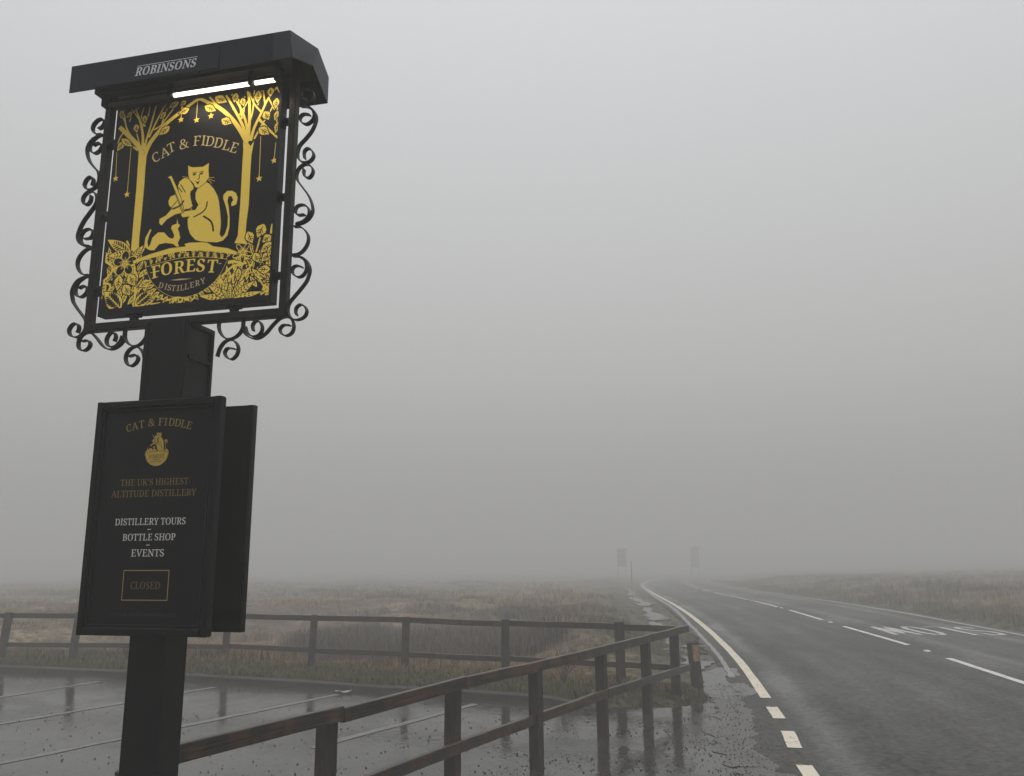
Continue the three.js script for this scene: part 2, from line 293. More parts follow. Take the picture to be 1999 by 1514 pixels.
// the trail of standing water that winds along the path, in runs with ragged edges
const trail = (D) => pathMid(D) + (fbm(D * 0.55, 9.5, 211, 3) - 0.5) * 0.5;
const runWidth = (a, b) => (D) => Math.max(0.03, (0.12 + 0.55 * Math.pow(fbm(D * 1.1, 3.5, 223, 3), 1.5)) * Math.min(1, (D - a) * 2.2 + 0.06, (b - D) * 1.6 + 0.06) * (1 + D * 0.004));
[[10.2, 12.6], [12.9, 16.2], [16.3, 22.4], [22.8, 29.5], [30, 40], [41, 55]].forEach(([a, b], i) => mesh('puddle', strip(along(trail, a, b, a > 22 ? 0.25 : 0.1), runWidth(a, b), 0.006, 1.3, 230 + i), water, path));
[[3.35, 16.2, 0.42, 0.11], [3.68, 19.1, 0.4, 0.12], [3.05, 12.6, 0.2, 0.5], [2.9, 10.9, 0.16, 0.5]].forEach(([x, D, a, b], i) => mesh('puddle', puddle(x, D, a, b, 200 + i, 0.006), water, path));

// kerb of the car park
{
  const pts = []; for (let x = -34; x <= 1.3; x += x < -9 ? 1 : 0.12) pts.push([x, kerbD(x) + 0.06]);
  const prof = [[-0.065, -0.05], [-0.06, 0.06], [-0.045, 0.075], [0.065, 0.075], [0.065, -0.05]], pos = [], uv = [], idx = [];
  let run = 0;
  pts.forEach(([x, D], i) => {
    const [ax, aD] = pts[Math.max(0, i - 1)], [bx, bD] = pts[Math.min(pts.length - 1, i + 1)], L = Math.hypot(bx - ax, bD - aD), nx = -(bD - aD) / L, nD = (bx - ax) / L;
    if (i) run += Math.hypot(x - pts[i - 1][0], D - pts[i - 1][1]);
    prof.forEach(([a, h], k) => { pos.push(x + nx * a, h - 0.08 * smooth(x, 0.3, 1.25), -(D + nD * a)); uv.push(run / 2, k * 0.07); });
    if (i) for (let k = 0; k < 4; k++) { const p = (i - 1) * 5 + k; idx.push(p, p + 5, p + 1, p + 5, p + 6, p + 1); }
  });
  let g = new THREE.BufferGeometry();
  g.setAttribute('position', new THREE.Float32BufferAttribute(pos, 3)); g.setAttribute('uv', new THREE.Float32BufferAttribute(uv, 2)); g.setIndex(idx); g = g.toNonIndexed(); g.computeVertexNormals();
  mesh('kerb', g, std({ color: rgb(0.075, 0.072, 0.066), map: gravelTint, roughness: 0.5 })).userData = { kind: 'structure', label: 'low dark kerb along the back of the car park' };
  scene.children[scene.children.length - 1].material.color.setScalar(0.55);
}

// ------------------------------------------------------------------ grass and heather
function clump(n, h, spread, width, lean, s) {   // blades of a tuft, each a bent strip of three triangles
  seed = s;
  const pos = [], nor = [], idx = [];
  for (let i = 0; i < n; i++) {
    const a = rr(0, 6.283), r = spread * Math.sqrt(rnd()), x = Math.cos(a) * r, z = Math.sin(a) * r, dir = rr(0, 6.283), l = lean * rr(0.3, 1), H = h * rr(0.55, 1), w = width * rr(0.7, 1.2);
    const px = Math.cos(dir + 1.57) * w / 2, pz = Math.sin(dir + 1.57) * w / 2, mx = x + Math.cos(dir) * l * 0.3 * H, mz = z + Math.sin(dir) * l * 0.3 * H, tx = x + Math.cos(dir) * l * H, tz = z + Math.sin(dir) * l * H, b = pos.length / 3;
    pos.push(x - px, -0.03, z - pz, x + px, -0.03, z + pz, mx - px * 0.8, H * 0.6, mz - pz * 0.8, mx + px * 0.8, H * 0.6, mz + pz * 0.8, tx, H, tz);
    for (let k = 0; k < 5; k++) nor.push(Math.cos(dir) * 0.6, 0.8, Math.sin(dir) * 0.6);
    idx.push(b, b + 1, b + 2, b + 1, b + 3, b + 2, b + 2, b + 3, b + 4);
  }
  const g = new THREE.BufferGeometry();
  g.setAttribute('position', new THREE.Float32BufferAttribute(pos, 3)); g.setAttribute('normal', new THREE.Float32BufferAttribute(nor, 3)); g.setIndex(idx);
  return g;
}
function scatter(name, label, geo, spots, mat, category = 'grass') {
  const m = new THREE.InstancedMesh(geo, mat, spots.length), o = new THREE.Object3D();
  spots.forEach(([x, D, s, color, sy = 1], i) => { o.position.set(x, landHeight(x, D), -D); o.rotation.set(rr(-0.1, 0.1), rr(0, 6.28), rr(-0.1, 0.1)); o.scale.set(s, s * sy, s); o.updateMatrix(); m.setMatrixAt(i, o.matrix); m.setColorAt(i, color); });
  m.name = numbered(name); m.castShadow = m.receiveShadow = true; scene.add(m); stuff(m, label, category);
  return m;
}
const leafMat = std({ color: rgb(1, 1, 1), roughness: 0.75 });
const GREEN = [[0.085, 0.095, 0.02], [0.12, 0.115, 0.032], [0.16, 0.13, 0.045]], STRAW = [[0.34, 0.225, 0.085], [0.26, 0.165, 0.068], [0.42, 0.285, 0.12], [0.19, 0.12, 0.055]], DEAD = [[0.115, 0.075, 0.052], [0.09, 0.062, 0.046], [0.14, 0.086, 0.058]];
const pick = (list, k = 1) => { const c = list[Math.floor(rnd() * list.length)], j = rr(0.8, 1.25) * k; return rgb(c[0] * j, c[1] * j, c[2] * j); };
const isMoor = (x, D) => x < Math.min(noseX(D) + (D > 12 ? 0.7 : 0.05), 30) && (x > 2.2 ? D > 10 : D > kerbD(x) + (x > 1.1 ? 0.0 : 0.12));
{
  seed = 11; const a = [];
  while (a.length < 9000) { const x = rr(-13, 2.4), D = (x < 2.2 ? kerbD(x) : 10) + 0.1 + Math.pow(rnd(), 1.3) * 1.3; if (isMoor(x, D)) { const n = fbm(x * 1.2, D * 1.2, 301, 2), k = D - kerbD(Math.min(x, 2.2)); a.push([x, D, rr(0.4, 0.95) * (0.5 + n) * (x > 0.9 ? 0.75 : 1), pick(x > 1 && rnd() < 0.6 ? DEAD : n * 0.6 + k * 0.45 + rr(-0.2, 0.2) > 0.8 ? STRAW : GREEN)]); } }
  scatter('verge_grass', 'short green and straw grass between the kerb and the far fence', clump(14, 0.11, 0.09, 0.008, 0.8, 5), a, leafMat);
}
{
  seed = 12; const a = [], b = [];
  while (a.length < 21000) { const t = Math.pow(rnd(), 1.9), D = 11 + t * 66, x = rr(-0.75, 0.16) * (D + 3) + 0.5; if (!isMoor(x, D) || D - kerbD(Math.min(x, 2.2)) < 1.0) continue; const n = fbm(x * 0.4, D * 0.4, 311, 3); const nearPath = smooth(noseX(D) - x, 0, 2.2); a.push([x, D, rr(0.6, 1.2) * (0.15 + 1.7 * n * n * 1.6) * lerp(0.45, 1, nearPath), pick(rnd() > nearPath ? GREEN : fbm(x * 0.22, D * 0.22, 317, 3) + rr(-0.08, 0.08) > 0.58 ? DEAD : STRAW, 0.9 + 0.45 * smooth(D, 18, 45))]); }  // tufts lighter farther off: haze painted into their colour besides the fog
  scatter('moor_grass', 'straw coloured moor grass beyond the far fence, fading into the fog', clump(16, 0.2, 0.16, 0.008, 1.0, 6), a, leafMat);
  while (b.length < 5200) { const x = rr(-6.5, 1.2), D = rr(13.2, 22); const n = fbm(x * 0.5, D * 0.5, 321, 3), k = D - kerbD(Math.min(x, 2.2)); const e = ((x + 2.6) / 3.4) ** 2 + ((D - 17.5 - x * -0.35) / 3.8) ** 2; if (k < 2 || e + (n - 0.5) * 2 > 1) continue; b.push([x, D, rr(0.7, 1.2), pick(DEAD), rr(0.8, 1.2)]); }
  scatter('heather', 'dark reddish dead stems standing in the hollow behind the far fence', clump(12, 0.4, 0.2, 0.008, 0.3, 7), b, leafMat, 'heather');
}
{
  seed = 13; const a = [], b = [];
  while (a.length < 17000) { const D = 9 + Math.pow(rnd(), 1.5) * 66, e = 0.25 + Math.pow(rnd(), 1.7) * 34, x = roadRight(D) + e, n = fbm(x * 0.5, D * 0.5, 331, 3); a.push([x, D, rr(0.5, 1.1) * (0.5 + n) * lerp(0.5, 1, smooth(e, 0.3, 1.5)), pick(e < 1.3 + n ? GREEN : n > 0.56 ? DEAD : STRAW, 0.85 + 0.5 * smooth(D, 18, 45))]); }  // bank tufts also brightened with distance, haze painted into the tint
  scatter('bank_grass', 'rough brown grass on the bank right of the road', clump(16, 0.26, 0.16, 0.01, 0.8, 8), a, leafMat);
  while (b.length < 900) { const D = 10 + Math.pow(rnd(), 1.3) * 30, e = rr(1, 6), x = roadRight(D) + e; if (fbm(x * 0.9, D * 0.9, 341, 2) < 0.52) continue; b.push([x, D, rr(0.6, 1.15), pick(DEAD)]); }
  scatter('bank_stems', 'tall thin dead stems along the bank right of the road', clump(9, 0.5, 0.22, 0.007, 0.28, 9), b, leafMat, 'dead stems');
}
{   // grit washed over the wet tarmac
  seed = 14; const g = new THREE.IcosahedronGeometry(1, 0).scale(1, 0.6, 0.8), n = 7500, m = new THREE.InstancedMesh(g, std({ roughness: 0.6 }), n), o = new THREE.Object3D();
  for (let i = 0; i < n; i++) {
    let x, D; do { D = 3.2 + Math.pow(rnd(), 1.2) * 6.6; x = rr(-0.75, 0.34) * D; } while (x > roadLeft(D) - 0.45 || D > kerbD(Math.min(x, 2.2)) - 0.1 || rnd() > 0.12 + 0.88 * smooth(x - (D - 7) * 0.3, -2.2, 1.6) * smooth(fbm(x * 1.4, D * 1.4, 351, 3), 0.36, 0.6));
    const s = 0.0035 + 0.008 * Math.pow(rnd(), 2.5); o.position.set(x, s * 0.35, -D); o.rotation.set(rr(-0.4, 0.4), rr(0, 6), rr(-0.4, 0.4)); o.scale.setScalar(s); o.updateMatrix(); m.setMatrixAt(i, o.matrix); const k = rr(0.008, 0.03); m.setColorAt(i, rgb(k * 1.0, k * 0.95, k * 0.85));
  }
  for (let i = n - 1600; i < n; i++) {   // more of it along the broken edge of the road
    const D = 5 + 6.5 * rnd(), x = roadLeft(D) - 0.42 + (rnd() + rnd() + rnd() - 1.5) * 0.34, s = 0.003 + 0.007 * Math.pow(rnd(), 2);
    o.position.set(x, 0.004 + s * 0.3, -D); o.rotation.set(rr(-0.4, 0.4), rr(0, 6), rr(-0.4, 0.4)); o.scale.setScalar(s); o.updateMatrix(); m.setMatrixAt(i, o.matrix); const k = rr(0.015, 0.09); m.setColorAt(i, rgb(k * 1.05, k, k * 0.88));
  }
  m.name = 'grit'; m.castShadow = m.receiveShadow = true; scene.add(m); stuff(m, 'dark grit scattered over the wet tarmac by the near fence', 'grit');
}

// ------------------------------------------------------------------ fences
const woodTint = (k, red, s) => tex(512, 256, (u, v) => {
  const grain = fbm(u * 6, v * 60, s, 4, 6, 60), patch = fbm(u * 7, v * 5, s + 9, 4, 7, 5), knot = fbm(u * 12, v * 10, s + 15, 2, 12, 10);
  const w = smooth(patch, 0.43, 0.62) * red, q = (0.5 + grain * 0.9) * (knot > 0.75 ? 0.5 : 1) * k;
  return [q * lerp(1.5, 4.2, w), q * lerp(1, 2.1, w), q * lerp(0.74, 1.0, w)];
}, true);
const woodBump = tex(256, 256, (u, v) => fbm(u * 5, v * 50, 421, 4, 5, 50), false, [1, 2]);
const woods = [std({ map: woodTint(0.014, 1.1, 401), bumpMap: woodBump, bumpScale: 0.003, roughness: 0.34 }), std({ map: woodTint(0.012, 0.9, 431), bumpMap: woodBump, bumpScale: 0.003, roughness: 0.3 })];
const postWood = std({ map: woodTint(0.01, 0.45, 441), bumpMap: woodBump, bumpScale: 0.004, roughness: 0.6 });
const greyWood = std({ map: woodTint(0.013, 0.5, 461), bumpMap: woodBump, bumpScale: 0.004, roughness: 0.6 });
function rail(t, a, b, ya, yb, h, s, mat, off) {   // a, b = [x, D]; off = sideways offset of the rail from the posts
  const A = new THREE.Vector3(a[0], ya - h / 2, -a[1]), B = new THREE.Vector3(b[0], yb - h / 2, -b[1]), d = B.clone().sub(A), L = d.length(); d.normalize();
  const m = mesh('rail', bar(L, 0.042, h, { c: 0.004, segs: 16, wob: 0.008, s }), mat, t);
  const side = new THREE.Vector3().crossVectors(d, new THREE.Vector3(0, 1, 0)).normalize(), up = new THREE.Vector3().crossVectors(side, d);
  m.quaternion.setFromRotationMatrix(new THREE.Matrix4().makeBasis(d, up, side));
  m.position.copy(A).addScaledVector(side, off).sub(t.position);
  return m;
}
function fencePost(t, x, D, top, lean, w, s, mat) {
  const y0 = Math.min(landHeight(x, D), 0.05) - 0.1, H = top - y0, m = mesh('post', bar(H, w, w, { c: 0.006, segs: 8, wob: 0.006, s }).rotateZ(Math.PI / 2), mat, t);
  m.position.set(x, y0, -D).sub(t.position); m.rotation.set(rr(-0.01, 0.01), t.userData.turn + rr(-0.06, 0.06), lean);
  // keep the top where it is seen
  m.position.x += Math.sin(lean) * H;
  return m;
}
{
  seed = 21;
  const P = [[-1.64, 3.8], [-1.06, 4.97], [-0.43, 6.2], [0.17, 7.1], [0.82, 8.28], [1.44, 9.42], [1.93, 10.36]];
  const t = thing('post_and_rail_fence', 'brown two-rail wooden fence running from the sign post to the corner by the road', 'fence', [P[0][0], 0, -P[0][1]]);
  t.userData.turn = Math.atan2(0.885, 0.464);
  P.forEach(([x, D], i) => fencePost(t, x, D, i === 6 ? 0.78 : 0.765, [0, 0.0, -0.005, 0.012, 0.02, 0, 0][i], 0.092, 500 + i, postWood));
  const at = (i, f) => [lerp(P[i][0], P[i + 1][0], f), lerp(P[i][1], P[i + 1][1], f)];
  rail(t, at(0, -0.02), at(1, 0.03), 0.848, 0.83, 0.082, 511, woods[0], 0.067);
  rail(t, at(1, 0.035), at(2, 0.04), 0.816, 0.826, 0.08, 512, woods[1], 0.067);
  rail(t, at(2, 0.045), at(3, 0.5), 0.818, 0.822, 0.08, 513, woods[0], 0.067);
  rail(t, at(3, 0.5), at(5, 0), 0.822, 0.824, 0.08, 518, woods[0], 0.067);
  rail(t, at(5, 0.005), [2.06, 10.5], 0.824, 0.83, 0.08, 514, woods[1], 0.067);
  rail(t, at(0, -0.02), at(2, -0.02), 0.42, 0.4, 0.078, 515, woods[0], 0.067);
  rail(t, at(2, -0.015), at(4, 0.0), 0.4, 0.425, 0.078, 516, woods[0], 0.067);
  rail(t, at(4, 0.005), [2.06, 10.52], 0.425, 0.375, 0.078, 517, woods[1], 0.067);
  delete t.userData.turn;
}
{
  seed = 22;
  const P = [[-12.2, 14.2], [-10.85, 14.05], [-9.5, 13.95], [-8.17, 13.84], [-6.95, 13.7], [-5.7, 13.55], [-4.44, 13.35], [-2.96, 12.75], [-1.53, 12.2], [-0.11, 11.5], [1.34, 10.86], [1.98, 10.5]];
  const t = thing('post_and_rail_fence', 'grey weathered two-rail wooden fence along the grass verge behind the car park', 'fence', [P[0][0], 0, -P[0][1]]);
  t.userData.turn = 0.2;
  P.forEach(([x, D], i) => { if (i < 11) fencePost(t, x, D, 0.835 + rr(-0.005, 0.01), [-0.05, -0.05, -0.05, -0.06, -0.075, -0.05, -0.03, -0.035, -0.008, 0, 0.004][i], 0.1, 540 + i, i > 8 ? postWood : greyWood); });
  for (let i = 0; i < 11; i++) {
    const mat = i > 7 ? woods[1] : greyWood, end = i === 10;
    rail(t, P[i], P[i + 1], 0.822 + rr(-0.006, 0.006), 0.82 + rr(-0.008, 0.008), 0.076, 560 + i, mat, -0.03);
    rail(t, P[i], P[i + 1], 0.36 + rr(-0.01, 0.01), 0.36 + rr(-0.01, 0.01), 0.07, 580 + i, mat, -0.03);
  }
  delete t.userData.turn;
}

// ------------------------------------------------------------------ marker post by the fence corner
{
  const t = thing('marker_post', 'short leaning black marker post with amber reflector beside the fence corner', 'marker post', [2.36, fall(11.2), -11.2]);
  t.rotation.set(0.0, 0.25, 0.07);
  mesh('post_body', bar(0.56, 0.12, 0.12, { c: 0.012, segs: 8, wob: 0.01, s: 701 }).rotateZ(Math.PI / 2), std({ color: rgb(0.014, 0.014, 0.015), roughness: 0.5 }), t);
  mesh('cap', new THREE.CylinderGeometry(0.05, 0.085, 0.03, 4).rotateY(Math.PI / 4).translate(0, 0.572, 0), std({ color: rgb(0.03, 0.024, 0.02), roughness: 0.5 }), t);
  mesh('reflector', box(0.085, 0.2, 0.012, 0, 0.43, 0.067), std({ color: rgb(0.5, 0.33, 0.15), map: fineTint, roughness: 0.35 }), t);
  mesh('reflector', box(0.04, 0.08, 0.012, 0.036, 0.1, 0.064), std({ color: rgb(0.2, 0.1, 0.045), map: fineTint, roughness: 0.5 }), t).userData.label = 'worn rusty patch near the ground';
}
// road signs seen dimly in the fog, and a thin pole
const galv = std({ color: rgb(0.26, 0.26, 0.26), roughness: 0.6 });
function roadSign(x, D, w, h, top, label, turn) {
  const t = thing('road_sign', label, 'road sign', [x, fall(D), -D], turn);
  mesh('plate', box(w, h, 0.02, 0, top - h / 2, 0), galv, t);
  for (const s of [-1, 1]) { mesh('pole', new THREE.CylinderGeometry(0.045, 0.045, top + 0.2, 10).translate(s * w * 0.42, top / 2 - 0.1, -0.06), galv, t); }
  for (const s of [0.25, 0.75]) mesh('stiffener', box(w * 0.96, 0.05, 0.02, 0, top - h * s, -0.02), galv, t);
}
roadSign(12.1, 94, 1.06, 2.0, 3.45, 'grey back of a twin-pole road sign, left of the road in the fog', 0.1);
roadSign(22.8, 106, 1.1, 2.6, 3.9, 'barely visible road sign right of the road in the fog', 0.1);
{
  const t = thing('snow_pole', 'thin dark roadside pole standing left of the vanishing road', 'pole', [9.5, fall(68) - 0.05, -68]);
  mesh('shaft', new THREE.CylinderGeometry(0.035, 0.045, 1.85, 10).translate(0, 0.92, 0), std({ color: rgb(0.03, 0.03, 0.03), roughness: 0.6 }), t);
  mesh('tip', new THREE.CylinderGeometry(0.02, 0.036, 0.06, 10).translate(0, 1.87, 0), std({ color: rgb(0.05, 0.05, 0.05), roughness: 0.6 }), t);
}
{   // dead dock plant inside the fence corner
  seed = 31; const t = thing('dead_plant', 'dead branching weed with bare brown stems in the verge near the fence corner', 'plant', [0.62, landHeight(0.62, 10.7), -10.7]);
  const mat = std({ color: rgb(0.06, 0.042, 0.028), roughness: 0.8 });
  for (let i = 0; i < 9; i++) {
    const a = rr(0, 6.28), l = rr(0.06, 0.24), H = rr(0.22, 0.4), p = (f) => new THREE.Vector3(Math.cos(a) * l * f * f, H * f, Math.sin(a) * l * f * f);
    const gs = [new THREE.TubeGeometry(new THREE.CatmullRomCurve3([p(0), p(0.5), p(1)]), 8, 0.004, 5)];
    for (let k = 0; k < 4; k++) { const f = rr(0.45, 0.95), q = p(f), b = rr(0, 6.28); gs.push(new THREE.TubeGeometry(new THREE.LineCurve3(q, q.clone().add(new THREE.Vector3(Math.cos(b) * 0.07, 0.09, Math.sin(b) * 0.07))), 2, 0.0028, 4)); }
    mesh('stem', mergeGeometries(gs), mat, t);
  }
}
{   // pale scrap near the kerb
  const g = new THREE.PlaneGeometry(0.2, 0.09, 10, 5).rotateX(-Math.PI / 2), p = g.attributes.position;
  for (let i = 0; i < p.count; i++) p.setY(i, 0.012 + 0.05 * vnoise(p.getX(i) * 20 + 9, p.getZ(i) * 20 + 9, 801) * (0.4 + Math.abs(p.getX(i)) * 6));
  g.computeVertexNormals();
  const t = thing('litter', 'crumpled pale scrap of litter on the wet tarmac beside the kerb', 'litter', [-2.12, 0.004, -10.85], 0.3);
  mesh('scrap', g, std({ color: rgb(0.3, 0.3, 0.3), roughness: 0.6 }), t);
}

// ------------------------------------------------------------------ pub sign
// art of the hanging board, in mm from the top left corner of the gilded area (820 x 980)
const BRANCHES = [   // start width, end width, then points in mm
  [23,20,144,246,120,202,82,160,44,122,8,87], [7,5,138,232,118,174,100,125], [15,8,141,214,138,158,125,101,106,51,86,6], 
  [13,6,149,224,159,170,178,85,194,3], [23,12,158,239,182,187,230,129,270,93,316,62,361,32,407,6,421,6], [10,6,170,163,194,106,223,45,243,6], 
  [8,5,126,110,155,54,160,3], [7,5,145,104,121,54,130,3], [10,6,81,155,43,90,24,2], [8,5,38,112,16,142,7,178], [7,5,38,70,5,14], 
  [10,6,117,220,80,192,33,163], [8,5,191,128,228,110,250,81,298,18], [6,4,107,61,66,4], [6,4,58,68,73,23,106,0], [8,6,329,46,335,10], 
  [7,5,229,115,251,35,278,11], [23,13,674,256,635,189,590,128,525,65,456,23,421,3], [16,9,669,247,648,173,601,85,553,5], 
  [13,8,676,248,664,166,633,85,581,4], [16,10,678,248,678,141,672,54,660,0], [15,8,690,250,704,189,736,117,764,54,806,1], 
  [12,9,724,147,773,203,823,254], [10,6,667,184,690,115,694,-2], [9,6,641,136,621,47,599,-2], [9,6,736,117,696,67,669,8], [9,6,752,88,738,9], 
  [11,7,530,75,489,23,468,1], [9,6,707,243,740,181,777,119,801,68], [7,6,805,60,813,128,810,230], [8,5,596,84,568,21], [7,5,768,54,799,113], 
  [8,5,626,115,672,40], [7,5,648,105,647,23], [6,5,806,6,817,30], [7,5,715,78,729,8], [12,9,170,983,170,907,156,792], [8,5,168,920,224,880,249,837], 
  [7,5,167,911,115,880], [10,7,653,982,689,898,735,828,765,716], [6,4,702,882,783,858], [6,4,740,824,802,794], [12,8,9,715,5,751,39,782,37,814,0,847], 
  [11,8,1,856,38,869,31,900], [8,6,36,800,64,784,48,718], [16,9,618,817,651,815,689,832,643,837,594,876], [14,9,628,888,664,865,638,832], 
  [16,9,562,891,596,907,575,875], [8,5,822,888,767,887,798,950,781,975], [11,6,781,975,816,952,788,932], [11,8,820,659,815,699,828,674], 
  [9,7,103,664,116,697,78,721], [9,7,273,938,329,964,386,956,445,974,482,955], [10,8,360,980,377,964,398,979,425,963,460,975], [7,3,252,976,301,973], 
];
const LEAVES = [   // width, base, tip
  [28,11,0,13,46], [24,68,16,41,45], [38,275,121,223,158], [26,247,43,221,77], [33,311,4,260,24], [26,349,2,322,22], [35,369,45,316,62], 
  [31,94,85,104,130], [28,137,46,144,89], [35,40,164,6,210], [31,24,150,86,198], [38,448,44,507,76], [42,497,6,560,40], [40,538,124,591,151], 
  [33,604,1,596,48], [28,634,30,646,73], [38,715,6,712,69], [35,774,-1,775,46], [33,807,56,803,109], [40,749,115,774,159], [42,727,192,779,230], 
  [24,815,120,802,167], [24,818,174,810,230], [45,82,827,77,899], [47,129,827,165,884], [45,109,875,144,927], [38,242,868,185,890], 
  [52,780,655,751,715], [42,703,683,730,739], [42,816,712,776,739], [38,820,743,770,787], [38,742,784,763,830], [38,816,791,777,827], 
  [40,820,866,761,863], [28,672,848,671,905], [28,823,757,808,808], 
];
const FANS = [
  [70,129,726,2,649], [52,124,726,13,729], [99,106,987,11,898], [80,174,979,266,910], [42,630,980,492,960], [42,634,980,531,915], [28,639,981,598,938], 
  [38,644,981,634,911], [42,648,981,703,899], [42,653,982,750,912], [33,653,982,790,963], [38,142,755,191,695], [33,173,812,198,769], 
  [28,640,797,725,809], 
];
const ART = {
  trunkL: [123, 235, 126, 340, 128, 417, 128, 490, 129, 675, 129, 733, 170, 730, 167, 656, 168, 587, 168, 494, 168, 381, 166, 322, 167, 254, 179, 210, 158, 234, 151, 247, 138, 232, 117, 197],
  trunkR: [653, 245, 657, 290, 657, 360, 659, 549, 657, 696, 643, 730, 704, 741, 694, 700, 695, 642, 701, 554, 699, 409, 699, 322, 708, 252, 691, 276, 676, 252, 665, 264],
  stars: [411, 108, 330, 95, 483, 98, 13, 349, 81, 436, 743, 438, 810, 360],
  strings: [409, 9, 410, 99, 6, 215, 13, 340, 80, 201, 82, 425, 739, 234, 743, 432, 814, 275, 810, 353, 330, 65, 330, 88, 484, 82, 483, 91],
  letters: [215, 269, 260, 250, 292, 230, 356, 221, 421, 214, 455, 217, 488, 225, 532, 239, 573, 256, 611, 273],
  lettersH: [419, 191, 423, 237],
  head: [386, 330, 398, 339, 413, 343, 462, 346, 478, 338, 491, 331, 491, 366, 496, 400, 482, 423, 462, 438, 447, 447, 430, 441, 419, 420, 398, 400, 390, 372],
  body: [477, 418, 501, 434, 526, 463, 545, 496, 559, 538, 560, 546, 573, 597, 576, 643, 570, 683, 581, 697, 594, 681, 604, 646, 603, 600, 590, 554, 575, 515, 574, 525, 574, 495, 591, 479, 614, 480, 635, 493, 645, 516, 641, 547, 628, 553, 616, 554, 615, 538, 624, 526, 614, 506, 600, 506, 596, 528, 604, 555, 613, 611, 614, 656, 607, 691, 587, 712, 559, 718, 481, 706, 452, 696, 425, 668, 410, 635, 404, 593, 413, 580, 379, 581, 370, 569, 372, 553, 440, 551, 453, 529, 436, 500, 437, 506, 434, 470, 446, 445, 460, 438],
  fiddle: [420, 433, 396, 399, 372, 390, 350, 403, 342, 428, 349, 451, 336, 465, 308, 473, 300, 495, 304, 513, 321, 533, 293, 563, 262, 576, 262, 596, 275, 609, 300, 582, 338, 563, 377, 558, 390, 541, 420, 549, 428, 527, 414, 503, 407, 471, 423, 447],
  bow: [287, 375, 305, 371, 332, 423, 361, 484, 384, 554, 374, 553, 337, 472, 301, 388],
  bowline: [298, 385, 341, 473, 379, 551],
  gap: [408, 460, 424, 449, 432, 465, 434, 524, 437, 518, 447, 542, 435, 555, 423, 526, 420, 522],
  eyes: [422, 378, 457, 378],
  nose: [446, 383, 450, 399, 441, 405],
  mouth: [429, 412, 440, 418, 451, 412, 445, 428, 438, 426],
  whisk: [391, 390, 362, 382, 391, 392, 361, 395, 494, 404, 522, 405, 495, 409, 526, 424, 492, 411, 512, 433],
  dark1: [496, 520, 496, 548, 475, 569, 435, 585],
  dark2: [484, 588, 512, 604, 531, 629, 536, 661],
  dark3: [559, 527, 573, 597, 577, 643, 573, 679],
  dark4: [326, 534, 360, 528, 377, 502],
  dark5: [347, 434, 366, 458],
  dark6: [356, 421, 382, 460],
  dark7: [311, 537, 342, 499],
  dark8: [398, 546, 415, 544, 424, 535],
  mouse: [219, 619, 198, 659, 196, 691, 208, 711, 226, 722, 249, 724, 271, 698, 305, 695, 340, 703, 361, 719, 373, 718, 365, 703, 375, 677, 367, 649, 359, 634, 370, 617, 359, 609, 352, 583, 351, 608, 330, 613, 324, 626, 335, 645, 344, 665, 338, 678, 318, 671, 291, 643, 261, 640, 233, 663, 226, 694, 217, 707, 210, 679, 217, 647, 226, 625],
  band: [137, 745, 145, 764, 230, 740, 327, 722, 405, 721, 399, 709, 423, 705, 477, 709, 511, 714, 541, 734, 613, 750, 657, 770, 658, 785, 562, 763, 475, 748, 407, 743, 354, 745, 281, 754, 213, 764, 147, 776],
  bowl: [201, 769, 282, 768, 359, 755, 427, 748, 514, 756, 613, 779, 612, 807, 592, 854, 562, 896, 527, 923, 481, 946, 434, 954, 372, 952, 327, 935, 285, 908, 242, 864, 215, 811],
  rim: [209, 800, 255, 792, 313, 782, 371, 774, 429, 773, 516, 781, 614, 801],
  forest: [267, 828, 319, 819, 381, 818, 437, 815, 488, 819, 543, 828],
  forestH: [435, 791, 440, 845],
  dashm: [340, 873, 389, 870, 452, 875, 413, 877, 375, 877],
  dist: [298, 894, 323, 902, 341, 908, 362, 912, 384, 914, 404, 913, 426, 910, 451, 905, 477, 899, 503, 891],
  distH: [382, 900, 385, 925],
  flowers: [104, 774, 686, 777],
  flowerR: [104, 774, 50, 769, 686, 777, 728, 781],
};

const GOLD = '#f1d058', BLACK = '#151518';
function canvas(w, h) { const c = document.createElement('canvas'); c.width = w; c.height = h; return [c, c.getContext('2d')]; }
function poly(x, a, closed = true) { x.beginPath(); for (let i = 0; i < a.length; i += 2) i ? x.lineTo(a[i], a[i + 1]) : x.moveTo(a[i], a[i + 1]); if (closed) x.closePath(); }
function curve(x, a) { x.beginPath(); x.moveTo(a[0], a[1]); for (let i = 2; i < a.length - 2; i += 2) x.quadraticCurveTo(a[i], a[i + 1], (a[i] + a[i + 2]) / 2, (a[i + 1] + a[i + 3]) / 2); x.lineTo(a[a.length - 2], a[a.length - 1]); }
function taper(x, w0, w1, a) {   // branch: discs and quads along the smoothed line
  const pts = []; for (let i = 0; i < a.length; i += 2) pts.push(new THREE.Vector2(a[i], a[i + 1]));
  const sp = new THREE.SplineCurve(pts).getPoints(40), L = [], R = [];
  sp.forEach((p, i) => { const q = sp[Math.min(i + 1, 40)], o = sp[Math.max(i - 1, 0)], l = Math.hypot(q.x - o.x, q.y - o.y) || 1, w = lerp(w0, w1, i / 40) / 2, nx = -(q.y - o.y) / l, ny = (q.x - o.x) / l; L.push([p.x + nx * w, p.y + ny * w]); R.unshift([p.x - nx * w, p.y - ny * w]); });
  x.beginPath(); [...L, ...R].forEach(([u, v], i) => i ? x.lineTo(u, v) : x.moveTo(u, v)); x.closePath(); x.fill();
}
